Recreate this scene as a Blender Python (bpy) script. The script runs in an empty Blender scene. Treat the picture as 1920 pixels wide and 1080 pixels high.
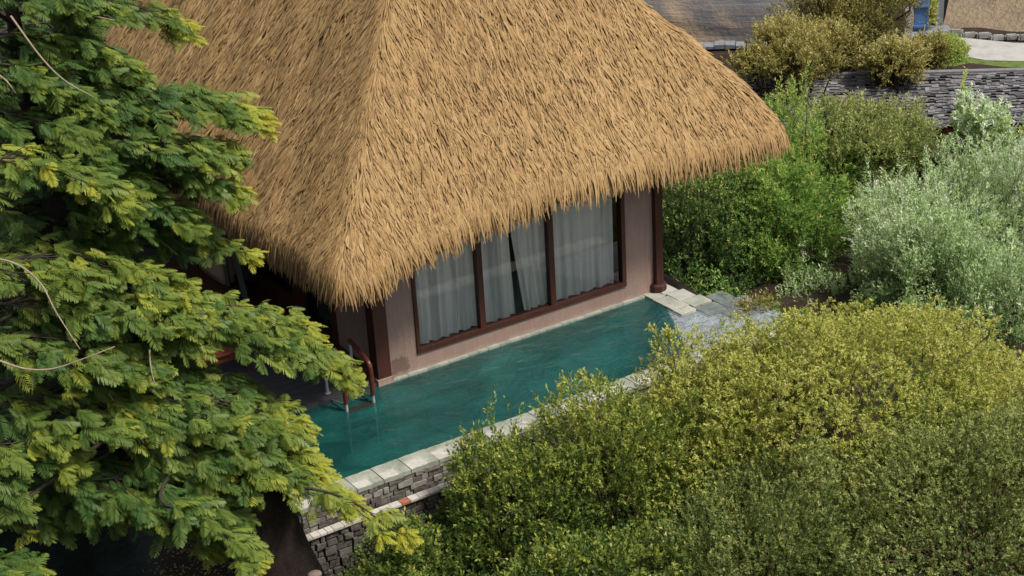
import bpy, bmesh, math, random
import numpy as np
from mathutils import Vector, Matrix

rnd = random.Random(7)
RG = np.random.default_rng(11)
scene = bpy.context.scene
COL = scene.collection
rad = math.radians

# ------------------------------------------------------------------ camera numbers
FPX = 3107.4                      # focal length in pixels of a 1920 px wide frame
CAM = np.array((-10.923, -21.551, 11.987))
CM = np.array(((0.83293068, -0.55068698, -0.05450069),
               (0.26172526, 0.30525188, 0.91559881),
               (0.4875719, 0.7768945, -0.39838235)))    # rows: right, up, forward


def at(px, py, d):
    """world point seen at photo pixel px,py at distance d along the view axis"""
    r = CM.T @ np.array(((px - 960) / FPX, -(py - 540) / FPX, 1.0))
    return CAM + r * d


def onz(px, py, z):
    r = CM.T @ np.array(((px - 960) / FPX, -(py - 540) / FPX, 1.0))
    return CAM + r * ((z - CAM[2]) / r[2])


# ------------------------------------------------------------------ materials
def s2l(c):
    return tuple((v / 255 / 12.92) if v <= 10 else (((v / 255) + .055) / 1.055) ** 2.4 for v in c)


class NT:
    def __init__(self, name):
        self.m = bpy.data.materials.new(name)
        self.m.use_nodes = True
        self.t = self.m.node_tree
        self.t.nodes.clear()
        self.out = self.n('ShaderNodeOutputMaterial')

    def n(self, typ, **kw):
        nd = self.t.nodes.new(typ)
        for k, v in kw.items():
            if k.startswith('_'):
                setattr(nd, k[1:], v)
            else:
                key = k.replace('__', ' ')
                nd.inputs[key].default_value = v
        return nd

    def l(self, a, b):
        self.t.links.new(a, b)

    def ramp(self, fac, stops):
        r = self.n('ShaderNodeValToRGB')
        el = r.color_ramp.elements
        while len(el) < len(stops):
            el.new(0.5)
        for e, (p, c) in zip(el, stops):
            e.position = p
            e.color = (*c, 1)
        self.l(fac, r.inputs[0])
        return r.outputs[0]

    def noise(self, scale, detail=4, rough=.55, vec=None, dist=0.0):
        nd = self.n('ShaderNodeTexNoise', Scale=scale, Detail=detail, Roughness=rough, Distortion=dist)
        if vec is not None:
            self.l(vec, nd.inputs['Vector'])
        return nd.outputs['Fac']

    def coord(self):
        return self.n('ShaderNodeTexCoord').outputs['Object']

    def mapping(self, vec, scale=(1, 1, 1), rot=(0, 0, 0)):
        mp = self.n('ShaderNodeMapping')
        mp.inputs['Scale'].default_value = scale
        mp.inputs['Rotation'].default_value = rot
        self.l(vec, mp.inputs['Vector'])
        return mp.outputs[0]

    def mix(self, fac, a, b, mode='MIX'):
        mx = self.n('ShaderNodeMix', _data_type='RGBA', _blend_type=mode)
        for sock, v in ((mx.inputs[0], fac), (mx.inputs[6], a), (mx.inputs[7], b)):
            if isinstance(v, bpy.types.NodeSocket):
                self.l(v, sock)
            elif isinstance(v, tuple):
                sock.default_value = (*v, 1)
            else:
                sock.default_value = v
        return mx.outputs[2]

    def bump(self, h, strength=.4, dist=.02):
        b = self.n('ShaderNodeBump', Strength=strength, Distance=dist)
        self.l(h, b.inputs['Height'])
        return b.outputs[0]

    def bsdf(self, color, rough=.8, normal=None, spec=.3, metal=0):
        p = self.n('ShaderNodeBsdfPrincipled', Roughness=rough, Metallic=metal)
        p.inputs['Specular IOR Level'].default_value = spec
        if isinstance(color, tuple):
            p.inputs['Base Color'].default_value = (*color, 1)
        else:
            self.l(color, p.inputs['Base Color'])
        if normal is not None:
            self.l(normal, p.inputs['Normal'])
        return p.outputs[0]

    def done(self, sh):
        self.l(sh, self.out.inputs['Surface'])
        return self.m


MAT = {}


def mat_leaf(name, stops, transl=.3, rough=.5, spec=.25):
    """leaf colour from the per-leaf tint attribute; thin leaves pass some light"""
    k = NT(name)
    a = k.n('ShaderNodeAttribute', _attribute_name='tint')
    c = k.ramp(a.outputs['Fac'], stops)
    b = k.bsdf(c, rough, spec=spec)
    t = k.n('ShaderNodeBsdfTranslucent')
    k.l(c, t.inputs['Color'])
    mx = k.n('ShaderNodeMixShader')
    mx.inputs[0].default_value = transl
    k.l(b, mx.inputs[1])
    k.l(t.outputs[0], mx.inputs[2])
    MAT[name] = k.done(mx.outputs[0])


def mat_noise(name, c1, c2, scale=6, rough=.85, bump=.3, bdist=.02, spec=.25, vscale=(1, 1, 1), c3=None):
    k = NT(name)
    co = k.mapping(k.coord(), vscale)
    f = k.noise(scale, 6, .6, co)
    stops = [(.32, c1), (.68, c2)] if c3 is None else [(.28, c1), (.5, c2), (.72, c3)]
    c = k.ramp(f, stops)
    g = k.noise(scale * 6, 4, .6, co)
    c = k.mix(.25, c, k.ramp(g, [(.3, tuple(v * .55 for v in c1)), (.7, tuple(min(1, v * 1.25) for v in c2))]))
    MAT[name] = k.done(k.bsdf(c, rough, k.bump(g, bump, bdist), spec))


def mat_tint(name, stops, rough=.8, noise=22, amt=.35, bump=.4, bdist=.01, spec=.25):
    """colour picked by the per-piece tint attribute, broken up by noise"""
    k = NT(name)
    a = k.n('ShaderNodeAttribute', _attribute_name='tint')
    f = k.noise(noise, 5, .6, k.coord())
    c = k.ramp(a.outputs['Fac'], stops)
    c = k.mix(amt, c, k.ramp(f, [(.3, tuple(v * .3 for v in stops[0][1])), (.7, stops[-1][1])]))
    MAT[name] = k.done(k.bsdf(c, rough, k.bump(f, bump, bdist), spec))


# thatch: dry grass strands, each its own tone
mat_tint('thatch', [(0, (.10, .053, .020)), (.25, (.20, .120, .047)), (.6, (.305, .192, .079)), (1, (.41, .276, .130))],
         rough=.75, noise=9, amt=.22, bump=.15)
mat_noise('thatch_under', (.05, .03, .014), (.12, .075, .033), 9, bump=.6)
mat_noise('dark_wood', (.030, .0085, .006), (.062, .017, .010), 5, rough=.45, bump=.15, vscale=(3, 3, .4), spec=.4)
mat_noise('red_wood', (.048, .010, .005), (.105, .024, .010), 9, rough=.4, bump=.15, spec=.45, vscale=(2, 2, 2))
mat_noise('steel', (.24, .245, .25), (.36, .365, .37), 9, rough=.3, bump=.05, spec=.5)
mat_noise('deck_wood', (.022, .023, .027), (.058, .058, .064), 4, rough=.65, bump=.3, vscale=(.5, 8, 1))
mat_noise('room_dark', (.05, .035, .028), (.08, .055, .045), 4)
mat_noise('soil', (.010, .006, .004), (.028, .018, .012), 3, c3=(.05, .034, .022))
mat_noise('bark', (.005, .0035, .0025), (.034, .023, .016), 5, bump=1.0, bdist=.06, vscale=(4, 4, .5))
mat_noise('twig_bark', (.20, .155, .11), (.34, .28, .21), 12, bump=.2)
mat_noise('stem_bark', (.075, .055, .036), (.16, .12, .08), 14, bump=.2)
mat_noise('stem_dark', (.018, .014, .010), (.05, .04, .03), 14, bump=.2)
mat_noise('fabric_tan', (.30, .215, .15), (.38, .28, .20), 20, bump=.2)
mat_noise('fabric_dark', (.05, .068, .062), (.085, .105, .098), 16, bump=.1)
mat_noise('road_pale', (.27, .26, .245), (.37, .36, .345), 2.2, bump=.3, c3=(.43, .42, .40))
mat_noise('bank_brown', (.13, .095, .065), (.23, .175, .12), 1.1, bump=.8, bdist=.15, c3=(.17, .16, .07))
mat_noise('kerb_stone', (.16, .15, .14), (.36, .35, .33), 3, bump=.6)
mat_noise('blue_paint', (.045, .11, .26), (.09, .18, .36), 3, bump=.1, rough=.6)
mat_noise('pillar_stone', (.26, .21, .17), (.42, .37, .32), 4, bump=.5)
mat_noise('grey_stone', (.13, .14, .17), (.24, .25, .28), 5, bump=.5)
mat_noise('pink_stone', (.11, .08, .066), (.22, .17, .145), 7, bump=.5)
mat_noise('log_wood', (.40, .32, .22), (.55, .46, .34), 7, bump=.3)
mat_noise('grass_ground', (.035, .06, .014), (.10, .15, .03), 5, bump=.6, c3=(.15, .17, .06))
mat_tint('shingle', [(0, (.030, .029, .033)), (.5, (.115, .113, .122)), (1, (.25, .245, .255))], noise=10, amt=.3, rough=.8)
mat_tint('wall_stone', [(0, (.014, .012, .009)), (.35, (.055, .048, .039)), (.75, (.14, .130, .112)), (1, (.30, .29, .265))],
         noise=14, amt=.35, bump=.8, bdist=.02)
mat_tint('brick_stone', [(0, (.10, .045, .02)), (.5, (.20, .15, .11)), (1, (.33, .28, .24))], noise=18, amt=.3)
mat_tint('cap_stone', [(0, (.30, .085, .03)), (.3, (.34, .32, .275)), (1, (.52, .50, .465))], noise=16, amt=.18, bump=.3)
mat_noise('dark_seam', (.010, .008, .006), (.026, .021, .016), 8)


def build_special():
    # rough pink-brown plaster with a damp stain low down by the corner post
    k = NT('plaster')
    co = k.coord()
    f = k.noise(1.6, 5, .6, co)
    c = k.ramp(f, [(.3, (.245, .168, .140)), (.7, (.31, .217, .183))])
    streak = k.noise(5, 4, .6, k.mapping(co, (3.2, 3.2, .35)))
    c = k.mix(.28, c, k.ramp(streak, [(.42, (.215, .14, .12)), (.62, (.33, .235, .205))]))
    sep = k.n('ShaderNodeSeparateXYZ')
    k.l(co, sep.inputs[0])

    def md(op, a, b):
        q = k.n('ShaderNodeMath', _operation=op)
        for i, v in enumerate((a, b)):
            if isinstance(v, bpy.types.NodeSocket):
                k.l(v, q.inputs[i])
            else:
                q.inputs[i].default_value = v
        return q.outputs[0]
    dx = md('DIVIDE', md('SUBTRACT', sep.outputs['X'], .36), .24)
    dz = md('DIVIDE', md('SUBTRACT', sep.outputs['Z'], .14), .26)
    r2 = md('ADD', md('MULTIPLY', dx, dx), md('MULTIPLY', dz, dz))
    nz = k.noise(9, 5, .7, co)
    m = md('SUBTRACT', md('MULTIPLY', nz, 2.6), r2)
    sm = k.ramp(m, [(.45, (0, 0, 0)), (.95, (1, 1, 1))])
    c = k.mix(md('MULTIPLY', sm, .75), c, (.085, .05, .04))
    # pale lime bloom where the pool splashes the foot of the wall
    lime = md('SUBTRACT', md('MULTIPLY', k.noise(4.5, 5, .65, co), 1.5), md('DIVIDE', sep.outputs['Z'], .16))
    c = k.mix(md('MULTIPLY', k.ramp(lime, [(.25, (0, 0, 0)), (.7, (1, 1, 1))]), .5), c, (.40, .32, .28))
    g = k.noise(38, 5, .7, co)
    c = k.mix(.22, c, k.ramp(g, [(.38, (.12, .08, .065)), (.6, (.36, .26, .225))]))
    MAT['plaster'] = k.done(k.bsdf(c, .9, k.bump(g, .5, .012), .15))

    # clear window glass: what lies behind, plus mirror by angle
    k = NT('window_glass')
    tr = k.n('ShaderNodeBsdfTransparent')
    tr.inputs[0].default_value = (.95, .965, .96, 1)
    gl = k.n('ShaderNodeBsdfGlossy', Roughness=.012)
    fr = k.n('ShaderNodeFresnel', IOR=1.6)
    wv = k.noise(1.1, 2, .5, k.coord())
    k.l(k.bump(wv, .05, .04), gl.inputs['Normal'])
    mx = k.n('ShaderNodeMixShader')
    k.l(fr.outputs[0], mx.inputs[0])
    k.l(tr.outputs[0], mx.inputs[1])
    k.l(gl.outputs[0], mx.inputs[2])
    MAT['window_glass'] = k.done(mx.outputs[0])

    # sheer cloth
    k = NT('sheer')
    d = k.n('ShaderNodeBsdfDiffuse')
    weave = k.noise(30, 3, .5, k.mapping(k.coord(), (4, 4, .4)))
    c = k.ramp(weave, [(.3, (.90, .90, .87)), (.7, (.97, .965, .945))])
    k.l(c, d.inputs[0])
    t = k.n('ShaderNodeBsdfTranslucent')
    k.l(c, t.inputs[0])
    tr = k.n('ShaderNodeBsdfTransparent')
    m1 = k.n('ShaderNodeMixShader')
    m1.inputs[0].default_value = .12
    k.l(d.outputs[0], m1.inputs[1])
    k.l(t.outputs[0], m1.inputs[2])
    m2 = k.n('ShaderNodeMixShader')
    fo = k.noise(1.0, 2, .5, k.mapping(k.coord(), (9.0, .6, .22)))
    k.l(k.ramp(fo, [(.36, (.34, .34, .34)), (.50, (.05, .05, .05)), (.58, (.0, .0, .0))]), m2.inputs[0])
    k.l(m1.outputs[0], m2.inputs[1])
    k.l(tr.outputs[0], m2.inputs[2])
    MAT['sheer'] = k.done(m2.outputs[0])

    # pool and pond water, plus pale far-end water with the sky's reflection in its colour
    for name, body, see, amt, sc, bs in (('pool_water', (.017, .108, .104), (.45, .86, .82), .50, 2.5, .21),
                                         ('sky_glint_water', (.46, .53, .58), (.96, .99, 1.0), .30, 6.0, .22),
                                                     ('pond_water', (.010, .014, .011), (.3, .35, .3), .92, 2.0, .05)):
        k = NT(name)
        co = k.mapping(k.coord(), (1.0, 1.5, 1), (0, 0, rad(24)))
        f1 = k.noise(sc, 4, .55, co, .6)
        f2 = k.noise(sc * 3.1, 3, .5, co, .4)
        add = k.n('ShaderNodeMath', _operation='MULTIPLY_ADD')
        k.l(f2, add.inputs[0])
        add.inputs[1].default_value = .4
        k.l(f1, add.inputs[2])
        nrm = k.bump(add.outputs[0], bs * 2.2, .09)
        tr = k.n('ShaderNodeBsdfTransparent')
        tr.inputs[0].default_value = (*see, 1)
        df = k.n('ShaderNodeBsdfDiffuse')
        k.l(k.ramp(k.noise(.75, 4, .6, co, .8), [(.34, tuple(v * .62 for v in body)), (.52, body), (.70, tuple(v * 1.5 for v in body))]), df.inputs[0])
        m1 = k.n('ShaderNodeMixShader')
        m1.inputs[0].default_value = amt
        k.l(tr.outputs[0], m1.inputs[1])
        k.l(df.outputs[0], m1.inputs[2])
        gl = k.n('ShaderNodeBsdfGlossy', Roughness=.03)
        k.l(nrm, gl.inputs['Normal'])
        fr = k.n('ShaderNodeFresnel', IOR={'pool_water': 1.65, 'sky_glint_water': 1.8}.get(name, 1.15))
        k.l(nrm, fr.inputs['Normal'])
        m2 = k.n('ShaderNodeMixShader')
        k.l(fr.outputs[0], m2.inputs[0])
        k.l(m1.outputs[0], m2.inputs[1])
        k.l(gl.outputs[0], m2.inputs[2])
        MAT[name] = k.done(m2.outputs[0])

    # green stone tiles under water
    k = NT('pool_tile')
    co = k.coord()
    br = k.n('ShaderNodeTexBrick', Scale=5.0)
    br.inputs['Color1'].default_value = (.035, .125, .095, 1)
    br.inputs['Color2'].default_value = (.065, .175, .135, 1)
    br.inputs['Mortar'].default_value = (.05, .09, .07, 1)
    br.inputs['Mortar Size'].default_value = .012
    k.l(k.mapping(co, (1, 1, 1), (rad(40), rad(12), 0)), br.inputs['Vector'])
    f = k.noise(4, 5, .6, co)
    c = k.mix(.4, br.outputs[0], k.ramp(f, [(.3, (.02, .09, .07)), (.7, (.085, .20, .15))]))
    MAT['pool_tile'] = k.done(k.bsdf(c, .6))

    # pool coping: pale grey-green stone, worn almost white in the middle of each slab
    k = NT('coping')
    co = k.coord()
    a = k.n('ShaderNodeAttribute', _attribute_name='tint')
    f = k.noise(7, 6, .65, co)
    q = k.n('ShaderNodeMath', _operation='MULTIPLY_ADD')
    k.l(f, q.inputs[0])
    q.inputs[1].default_value = .5
    k.l(a.outputs['Fac'], q.inputs[2])
    c = k.ramp(q.outputs[0], [(.3, (.10, .13, .095)), (.62, (.21, .25, .19)), (.80, (.31, .33, .28)), (.98, (.52, .51, .48))])
    g = k.noise(40, 4, .6, co)
    dirt = k.noise(2.6, 6, .7, co)
    c = k.mix(.34, c, k.ramp(dirt, [(.36, (.07, .085, .055)), (.60, (.46, .45, .42))]))
    c = k.mix(.22, c, k.ramp(g, [(.35, (.12, .12, .095)), (.6, (.5, .5, .46))]))
    MAT['coping'] = k.done(k.bsdf(c, .6, k.bump(g, .35, .008), .35))

    # rocky brown wall far behind: bedding bands, with blue-grey tree shade and sunlit ochre spots painted in
    k = NT('rock_face')
    co = k.coord()
    f = k.noise(.28, 5, .6, k.mapping(co, (1, 1, 1.5)), .4)
    c = k.ramp(f, [(.38, (.085, .10, .125)), (.50, (.15, .145, .15)), (.58, (.36, .28, .20)), (.75, (.46, .36, .27))])
    b = k.noise(2.2, 5, .65, k.mapping(co, (.25, .25, 3.5)), .4)
    c = k.mix(.22, c, k.ramp(b, [(.38, (.05, .05, .055)), (.62, (.36, .29, .22))]))
    g = k.noise(9, 5, .6, co)
    h = k.n('ShaderNodeMath', _operation='ADD')
    k.l(b, h.inputs[0])
    k.l(g, h.inputs[1])
    MAT['rock_face'] = k.done(k.bsdf(c, .9, k.bump(h.outputs[0], .35, .10), .1))


build_special()
k = NT('wet_stone')
co = k.coord()
f = k.noise(6, 5, .6, co)
c = k.ramp(f, [(.3, (.07, .085, .075)), (.7, (.17, .19, .17))])
pb = k.bsdf(c, .08, k.bump(k.noise(5, 3, .5, co), .12, .03), .9)
MAT['wet_stone'] = k.done(pb)
k = NT('sky_glint_paint')
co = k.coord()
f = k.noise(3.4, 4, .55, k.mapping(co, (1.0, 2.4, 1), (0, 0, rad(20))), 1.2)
c = k.ramp(f, [(.38, (.03, .09, .085)), (.44, (.42, .49, .54)), (.60, (.68, .74, .78)), (.72, (.55, .61, .65))])  # bright sky reflection with dark ripples, painted as colour
MAT['sky_glint_paint'] = k.done(k.bsdf(c, .4))

# leaves (palette runs dark and old -> fresh and young)
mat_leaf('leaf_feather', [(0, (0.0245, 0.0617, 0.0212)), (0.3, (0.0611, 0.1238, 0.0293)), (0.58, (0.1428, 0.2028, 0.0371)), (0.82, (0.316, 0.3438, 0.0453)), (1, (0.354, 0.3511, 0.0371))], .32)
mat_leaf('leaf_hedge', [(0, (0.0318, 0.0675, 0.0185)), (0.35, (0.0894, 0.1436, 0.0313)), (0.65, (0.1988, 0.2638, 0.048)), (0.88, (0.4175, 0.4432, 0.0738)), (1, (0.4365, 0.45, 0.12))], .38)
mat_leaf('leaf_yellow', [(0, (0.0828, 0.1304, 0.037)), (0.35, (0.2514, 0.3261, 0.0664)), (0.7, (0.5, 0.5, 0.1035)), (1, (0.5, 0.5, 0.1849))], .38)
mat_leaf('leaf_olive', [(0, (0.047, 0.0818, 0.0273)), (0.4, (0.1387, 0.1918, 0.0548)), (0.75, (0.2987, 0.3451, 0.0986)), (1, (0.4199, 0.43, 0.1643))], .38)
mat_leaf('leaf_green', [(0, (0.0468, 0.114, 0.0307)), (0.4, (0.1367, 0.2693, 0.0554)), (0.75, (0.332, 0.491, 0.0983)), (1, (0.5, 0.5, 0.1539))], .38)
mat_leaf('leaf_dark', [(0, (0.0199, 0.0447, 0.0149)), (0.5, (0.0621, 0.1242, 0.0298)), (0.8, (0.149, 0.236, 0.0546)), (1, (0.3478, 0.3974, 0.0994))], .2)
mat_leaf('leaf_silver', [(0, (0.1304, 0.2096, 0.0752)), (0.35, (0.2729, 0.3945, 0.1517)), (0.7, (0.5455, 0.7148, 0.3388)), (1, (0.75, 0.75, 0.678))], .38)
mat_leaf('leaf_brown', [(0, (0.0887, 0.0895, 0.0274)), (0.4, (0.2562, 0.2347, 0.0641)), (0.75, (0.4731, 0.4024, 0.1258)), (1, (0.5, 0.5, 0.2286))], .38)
mat_leaf('leaf_big', [(0, (0.034, 0.085, 0.0425)), (1, (0.153, 0.238, 0.136))], .25, rough=.4)


# ------------------------------------------------------------------ object helpers
def tag(o, label=None, cat=None, group=None, kind=None):
    if label:
        o['label'] = label
    if cat:
        o['category'] = cat
    if group:
        o['group'] = group
    if kind:
        o['kind'] = kind
    return o


def empty(name, loc, label, cat, group=None):
    e = bpy.data.objects.new(name, None)
    e.location = loc
    e.empty_display_size = .2
    COL.objects.link(e)
    return tag(e, label, cat, group)


def raw(name, V, F, mat, parent=None, tint=None, smooth=False):
    """one mesh object from numpy vertices and same-size faces (world coordinates)"""
    V = np.asarray(V, dtype=np.float32).reshape(-1, 3)
    F = np.asarray(F, dtype=np.int32)
    me = bpy.data.meshes.new(name)
    me.vertices.add(len(V))
    me.vertices.foreach_set('co', V.ravel())
    k = F.shape[1]
    me.loops.add(F.size)
    me.loops.foreach_set('vertex_index', F.ravel())
    me.polygons.add(len(F))
    me.polygons.foreach_set('loop_start', np.arange(0, F.size, k, dtype=np.int32))
    me.polygons.foreach_set('loop_total', np.full(len(F), k, dtype=np.int32))
    if smooth:
        me.polygons.foreach_set('use_smooth', np.ones(len(F), dtype=bool))
    if tint is not None:
        at_ = me.attributes.new('tint', 'FLOAT', 'POINT')
        at_.data.foreach_set('value', np.asarray(tint, dtype=np.float32).ravel())
    me.update(calc_edges=True)
    me.materials.append(MAT[mat])
    o = bpy.data.objects.new(name, me)
    COL.objects.link(o)
    if parent is not None:
        o.parent = parent
        # meshes are in world coordinates: undo the chain of parent offsets
        off = Vector((0, 0, 0))
        p = parent
        while p is not None:
            off += Vector(p.location)
            p = p.parent
        o.location = -off
        # a mesh parent already sits at the world origin, so its own location has cancelled out
    return o


class MB:
    """collects boxes and tubes; every piece gets its own tint"""
    def __init__(self):
        self.v, self.f, self.t = [], [], []

    def quad_mesh(self, V, F, t=.5):
        b = len(self.v)
        self.v += [tuple(p) for p in V]
        self.f += [tuple(i + b for i in q) for q in F]
        self.t += [t] * len(V)

    def box(self, x0, x1, y0, y1, z0, z1, t=.5, jit=0.0, bev=0.0):
        if bev <= 0:
            V = [(x, y, z) for z in (z0, z1) for y in (y0, y1) for x in (x0, x1)]
            if jit:
                V = [tuple(c + rnd.uniform(-jit, jit) for c in p) for p in V]
            self.quad_mesh(V, [(0, 2, 3, 1), (4, 5, 7, 6), (0, 1, 5, 4), (2, 6, 7, 3), (0, 4, 6, 2), (1, 3, 7, 5)], t)
            return
        bm = bmesh.new()
        bmesh.ops.create_cube(bm, size=1)
        for v in bm.verts:
            v.co = Vector(((x0 + x1) / 2 + v.co.x * (x1 - x0), (y0 + y1) / 2 + v.co.y * (y1 - y0), (z0 + z1) / 2 + v.co.z * (z1 - z0)))
            if jit:
                v.co += Vector([rnd.uniform(-jit, jit) for _ in range(3)])
        bmesh.ops.bevel(bm, geom=bm.edges[:], offset=bev, segments=2, affect='EDGES', profile=.6)
        self.add_bm(bm, t)

    def add_bm(self, bm, t=.5):
        bm.verts.index_update()
        b = len(self.v)
        self.v += [tuple(v.co) for v in bm.verts]
        self.f += [tuple(v.index + b for v in f.verts) for f in bm.faces]
        self.t += [t] * len(bm.verts)
        bm.free()

    def tube(self, pts, radii, seg=8, t=.5, cap=True):
        pts = [Vector(p) for p in pts]
        if not hasattr(radii, '__len__'):
            radii = [radii] * len(pts)
        b = len(self.v)
        ref = Vector((.3, .2, .93))
        for i, p in enumerate(pts):
            d = (pts[min(i + 1, len(pts) - 1)] - pts[max(i - 1, 0)]).normalized()
            u = d.cross(ref)
            if u.length < 1e-3:
                u = d.cross(Vector((1, 0, 0)))
            u.normalize()
            w = d.cross(u)
            ref = u.cross(d) if abs(ref.dot(d)) > .98 else ref
            for k in range(seg):
                a = 2 * math.pi * k / seg
                self.v.append(tuple(p + (u * math.cos(a) + w * math.sin(a)) * radii[i]))
                self.t.append(t)
        for i in range(len(pts) - 1):
            for k in range(seg):
                k2 = (k + 1) % seg
                self.f.append((b + i * seg + k, b + i * seg + k2, b + (i + 1) * seg + k2, b + (i + 1) * seg + k))
        if cap:
            self.f.append(tuple(b + k for k in range(seg))[::-1])
            self.f.append(tuple(b + (len(pts) - 1) * seg + k for k in range(seg)))

    def build(self, name, mat, parent=None, smooth=False):
        me = bpy.data.meshes.new(name)
        me.from_pydata(self.v, [], self.f)
        me.update()
        a = me.attributes.new('tint', 'FLOAT', 'POINT')
        a.data.foreach_set('value', np.array(self.t, dtype=np.float32))
        if smooth:
            me.polygons.foreach_set('use_smooth', np.ones(len(me.polygons), dtype=bool))
        me.materials.append(MAT[mat])
        o = bpy.data.objects.new(name, me)
        COL.objects.link(o)
        if parent is not None:
            o.parent = parent
            off = Vector((0, 0, 0))
            p = parent
            while p is not None:
                off += Vector(p.location)
                p = p.parent
            o.location = -off
        return o


def boxo(name, b, mat, parent=None, bev=0.0, t=.5, jit=0):
    m = MB()
    m.box(*b, t=t, bev=bev, jit=jit)
    return m.build(name, mat, parent)


def smooth_path(pts, n=8):
    """Catmull-Rom through points"""
    P = [np.array(p, float) for p in pts]
    P = [2 * P[0] - P[1]] + P + [2 * P[-1] - P[-2]]
    out = []
    for i in range(1, len(P) - 2):
        for s in range(n):
            t = s / n
            out.append(.5 * ((2 * P[i]) + (-P[i - 1] + P[i + 1]) * t + (2 * P[i - 1] - 5 * P[i] + 4 * P[i + 1] - P[i + 2]) * t * t
                             + (-P[i - 1] + 3 * P[i] - 3 * P[i + 1] + P[i + 2]) * t ** 3))
    out.append(P[-2])
    return out


def nrm(a):
    return a / np.maximum(np.linalg.norm(a, axis=-1, keepdims=True), 1e-9)


class Lumps:
    """smooth 3-D noise from random sines"""
    def __init__(self, freq, seed, n=9):
        g = np.random.default_rng(seed)
        self.k = nrm(g.normal(size=(n, 3))) * freq * g.uniform(.6, 1.6, (n, 1))
        self.p = g.uniform(0, 6.28, n)

    def __call__(self, P):
        return np.sin(P @ self.k.T + self.p).sum(-1) / len(self.p) ** .5


# ------------------------------------------------------------------ terrain and setting
def smoothstep(a, b, x):
    t = np.clip((x - a) / (b - a), 0, 1)
    return t * t * (3 - 2 * t)


def terrain():
    def axis(lo, hi, step):
        core = np.arange(lo, hi + 1e-6, step)
        far = np.array([3, 8, 16, 30, 60, 120, 260, 600.])
        return np.concatenate([(lo - far)[::-1], core, hi + far])
    xs, ys = axis(-14, 36, .25), axis(-14, 30, .25)
    X, Y = np.meshgrid(xs, ys, indexing='ij')
    lum = Lumps(1.1, 5)
    P = np.stack([X, Y, X * 0], -1)
    n = lum(P) * .05 + Lumps(3.3, 6)(P) * .02
    fw = X * .49 + Y * .78              # along the view
    h = np.full_like(X, -2.3)
    plateau = smoothstep(-3.0, -2.7, Y)
    h = h * (1 - plateau) + (-.42) * plateau
    # right of the villa the garden falls away, then rises to the far terrace
    fall = smoothstep(6.7, 9.6, X)
    h = h * (1 - fall) + (-5.2) * fall
    rise = smoothstep(16.8, 17.8, X * .53 + Y * .85) * smoothstep(8, 11, X)
    h = h * (1 - rise) + (-1.25) * rise
    # mound that carries the feathery tree, and the pond dug out beside it
    md = np.exp(-(((X + 4.0) / 1.3) ** 2 + ((Y + 4.0) / 1.0) ** 2))
    h = np.maximum(h, -2.3 + 2.0 * np.clip(md * 1.5, 0, 1))
    pond = smoothstep(-.1, .25, -(X + 4.55) * .80 - (Y + 1.55) * .60 * -.62 + .0)
    bank = (X < -2.9) & (Y < 6)
    hb = np.where(bank, -.35 * (1 - pond) + (-1.6) * pond, h)
    h = np.where((X < -3.4) & (Y > -3.6) & (Y < 8), hb, h)
    h = h + n
    inside = (X > -2.95) & (X < 6.5) & (Y > -3.0) & (Y < .3)
    h = np.where(inside, -2.1, h)
    nx, ny = X.shape
    idx = np.arange(nx * ny).reshape(nx, ny)
    F = np.stack([idx[:-1, :-1], idx[1:, :-1], idx[1:, 1:], idx[:-1, 1:]], -1).reshape(-1, 4)
    o = raw('ground', np.stack([X, Y, h], -1).reshape(-1, 3), F, 'soil', smooth=True)
    tag(o, kind='structure')
    # fallen leaves on the bank under the tree
    g = np.random.default_rng(9)
    W = np.stack([X, Y, h], -1).reshape(-1, 3)
    W = W[(W[:, 0] > -7.5) & (W[:, 0] < -2.9) & (W[:, 1] > -5.2) & (W[:, 1] < 5) & (W[:, 2] > -.8)]
    P = W[g.integers(0, len(W), 2600)] + np.stack([g.normal(0, .12, 2600), g.normal(0, .12, 2600), np.full(2600, .02)], -1)
    a = g.uniform(0, 6.28, 2600)
    ax = np.stack([np.cos(a), np.sin(a), g.normal(0, .25, 2600)], -1)
    V, F, T = leaf_quads(P, nrm(ax), np.tile((0, 0, 1.0), (2600, 1)), g.uniform(.03, .075, 2600), g.uniform(.012, .03, 2600), np.clip(g.normal(.5, .3, 2600), 0, 1))
    tag(raw('fallen_leaves', V, F, 'leaf_brown', tint=T), kind='stuff')


# pond on the shady side of the tree
m = MB()
m.quad_mesh([(-16, -9, -.85), (-3.6, -9, -.85), (-3.6, 9, -.85), (-16, 9, -.85)], [(0, 1, 2, 3)])
tag(m.build('pond_water', 'pond_water'), kind='structure')

# ------------------------------------------------------------------ the villa
villa = empty('thatched_villa', (2.8, 2.0, 0), 'pink plastered villa with a steep golden thatched roof beside the pool', 'villa')
WT = 3.2
# front wall with the window opening (x .70..4.965, z .31..2.62)
m = MB()
for b in ((.12, .70, 0, .2, 0, WT), (4.965, 5.62, 0, .2, 0, WT), (.70, 4.965, 0, .2, 0, .31), (.70, 4.965, 0, .2, 2.62, WT)):
    m.box(*b)
m.build('wall', 'plaster', villa)
# side wall on the deck side, door opening y 1.62..4.6
m = MB()
for b in ((0, .18, .2, 1.50, .02, WT), (0, .18, 4.8, 9.0, .02, WT), (0, .18, 1.50, 4.8, 2.45, WT)):
    m.box(*b)
m.build('wall', 'plaster', villa)
m = MB()
m.box(5.44, 5.62, .2, 9.0, 0, WT)
m.build('wall', 'plaster', villa)
m = MB()
m.box(.18, 5.44, 7.0, 7.2, 0, WT)
m.build('back_wall', 'room_dark', villa)
boxo('room_floor', (.18, 5.44, .2, 7.0, .02, .2), 'room_dark', villa)
boxo('side_wing', (5.63, 6.2, 1.25, 1.45, -.45, 2.9), 'dark_wood', villa)

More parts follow.
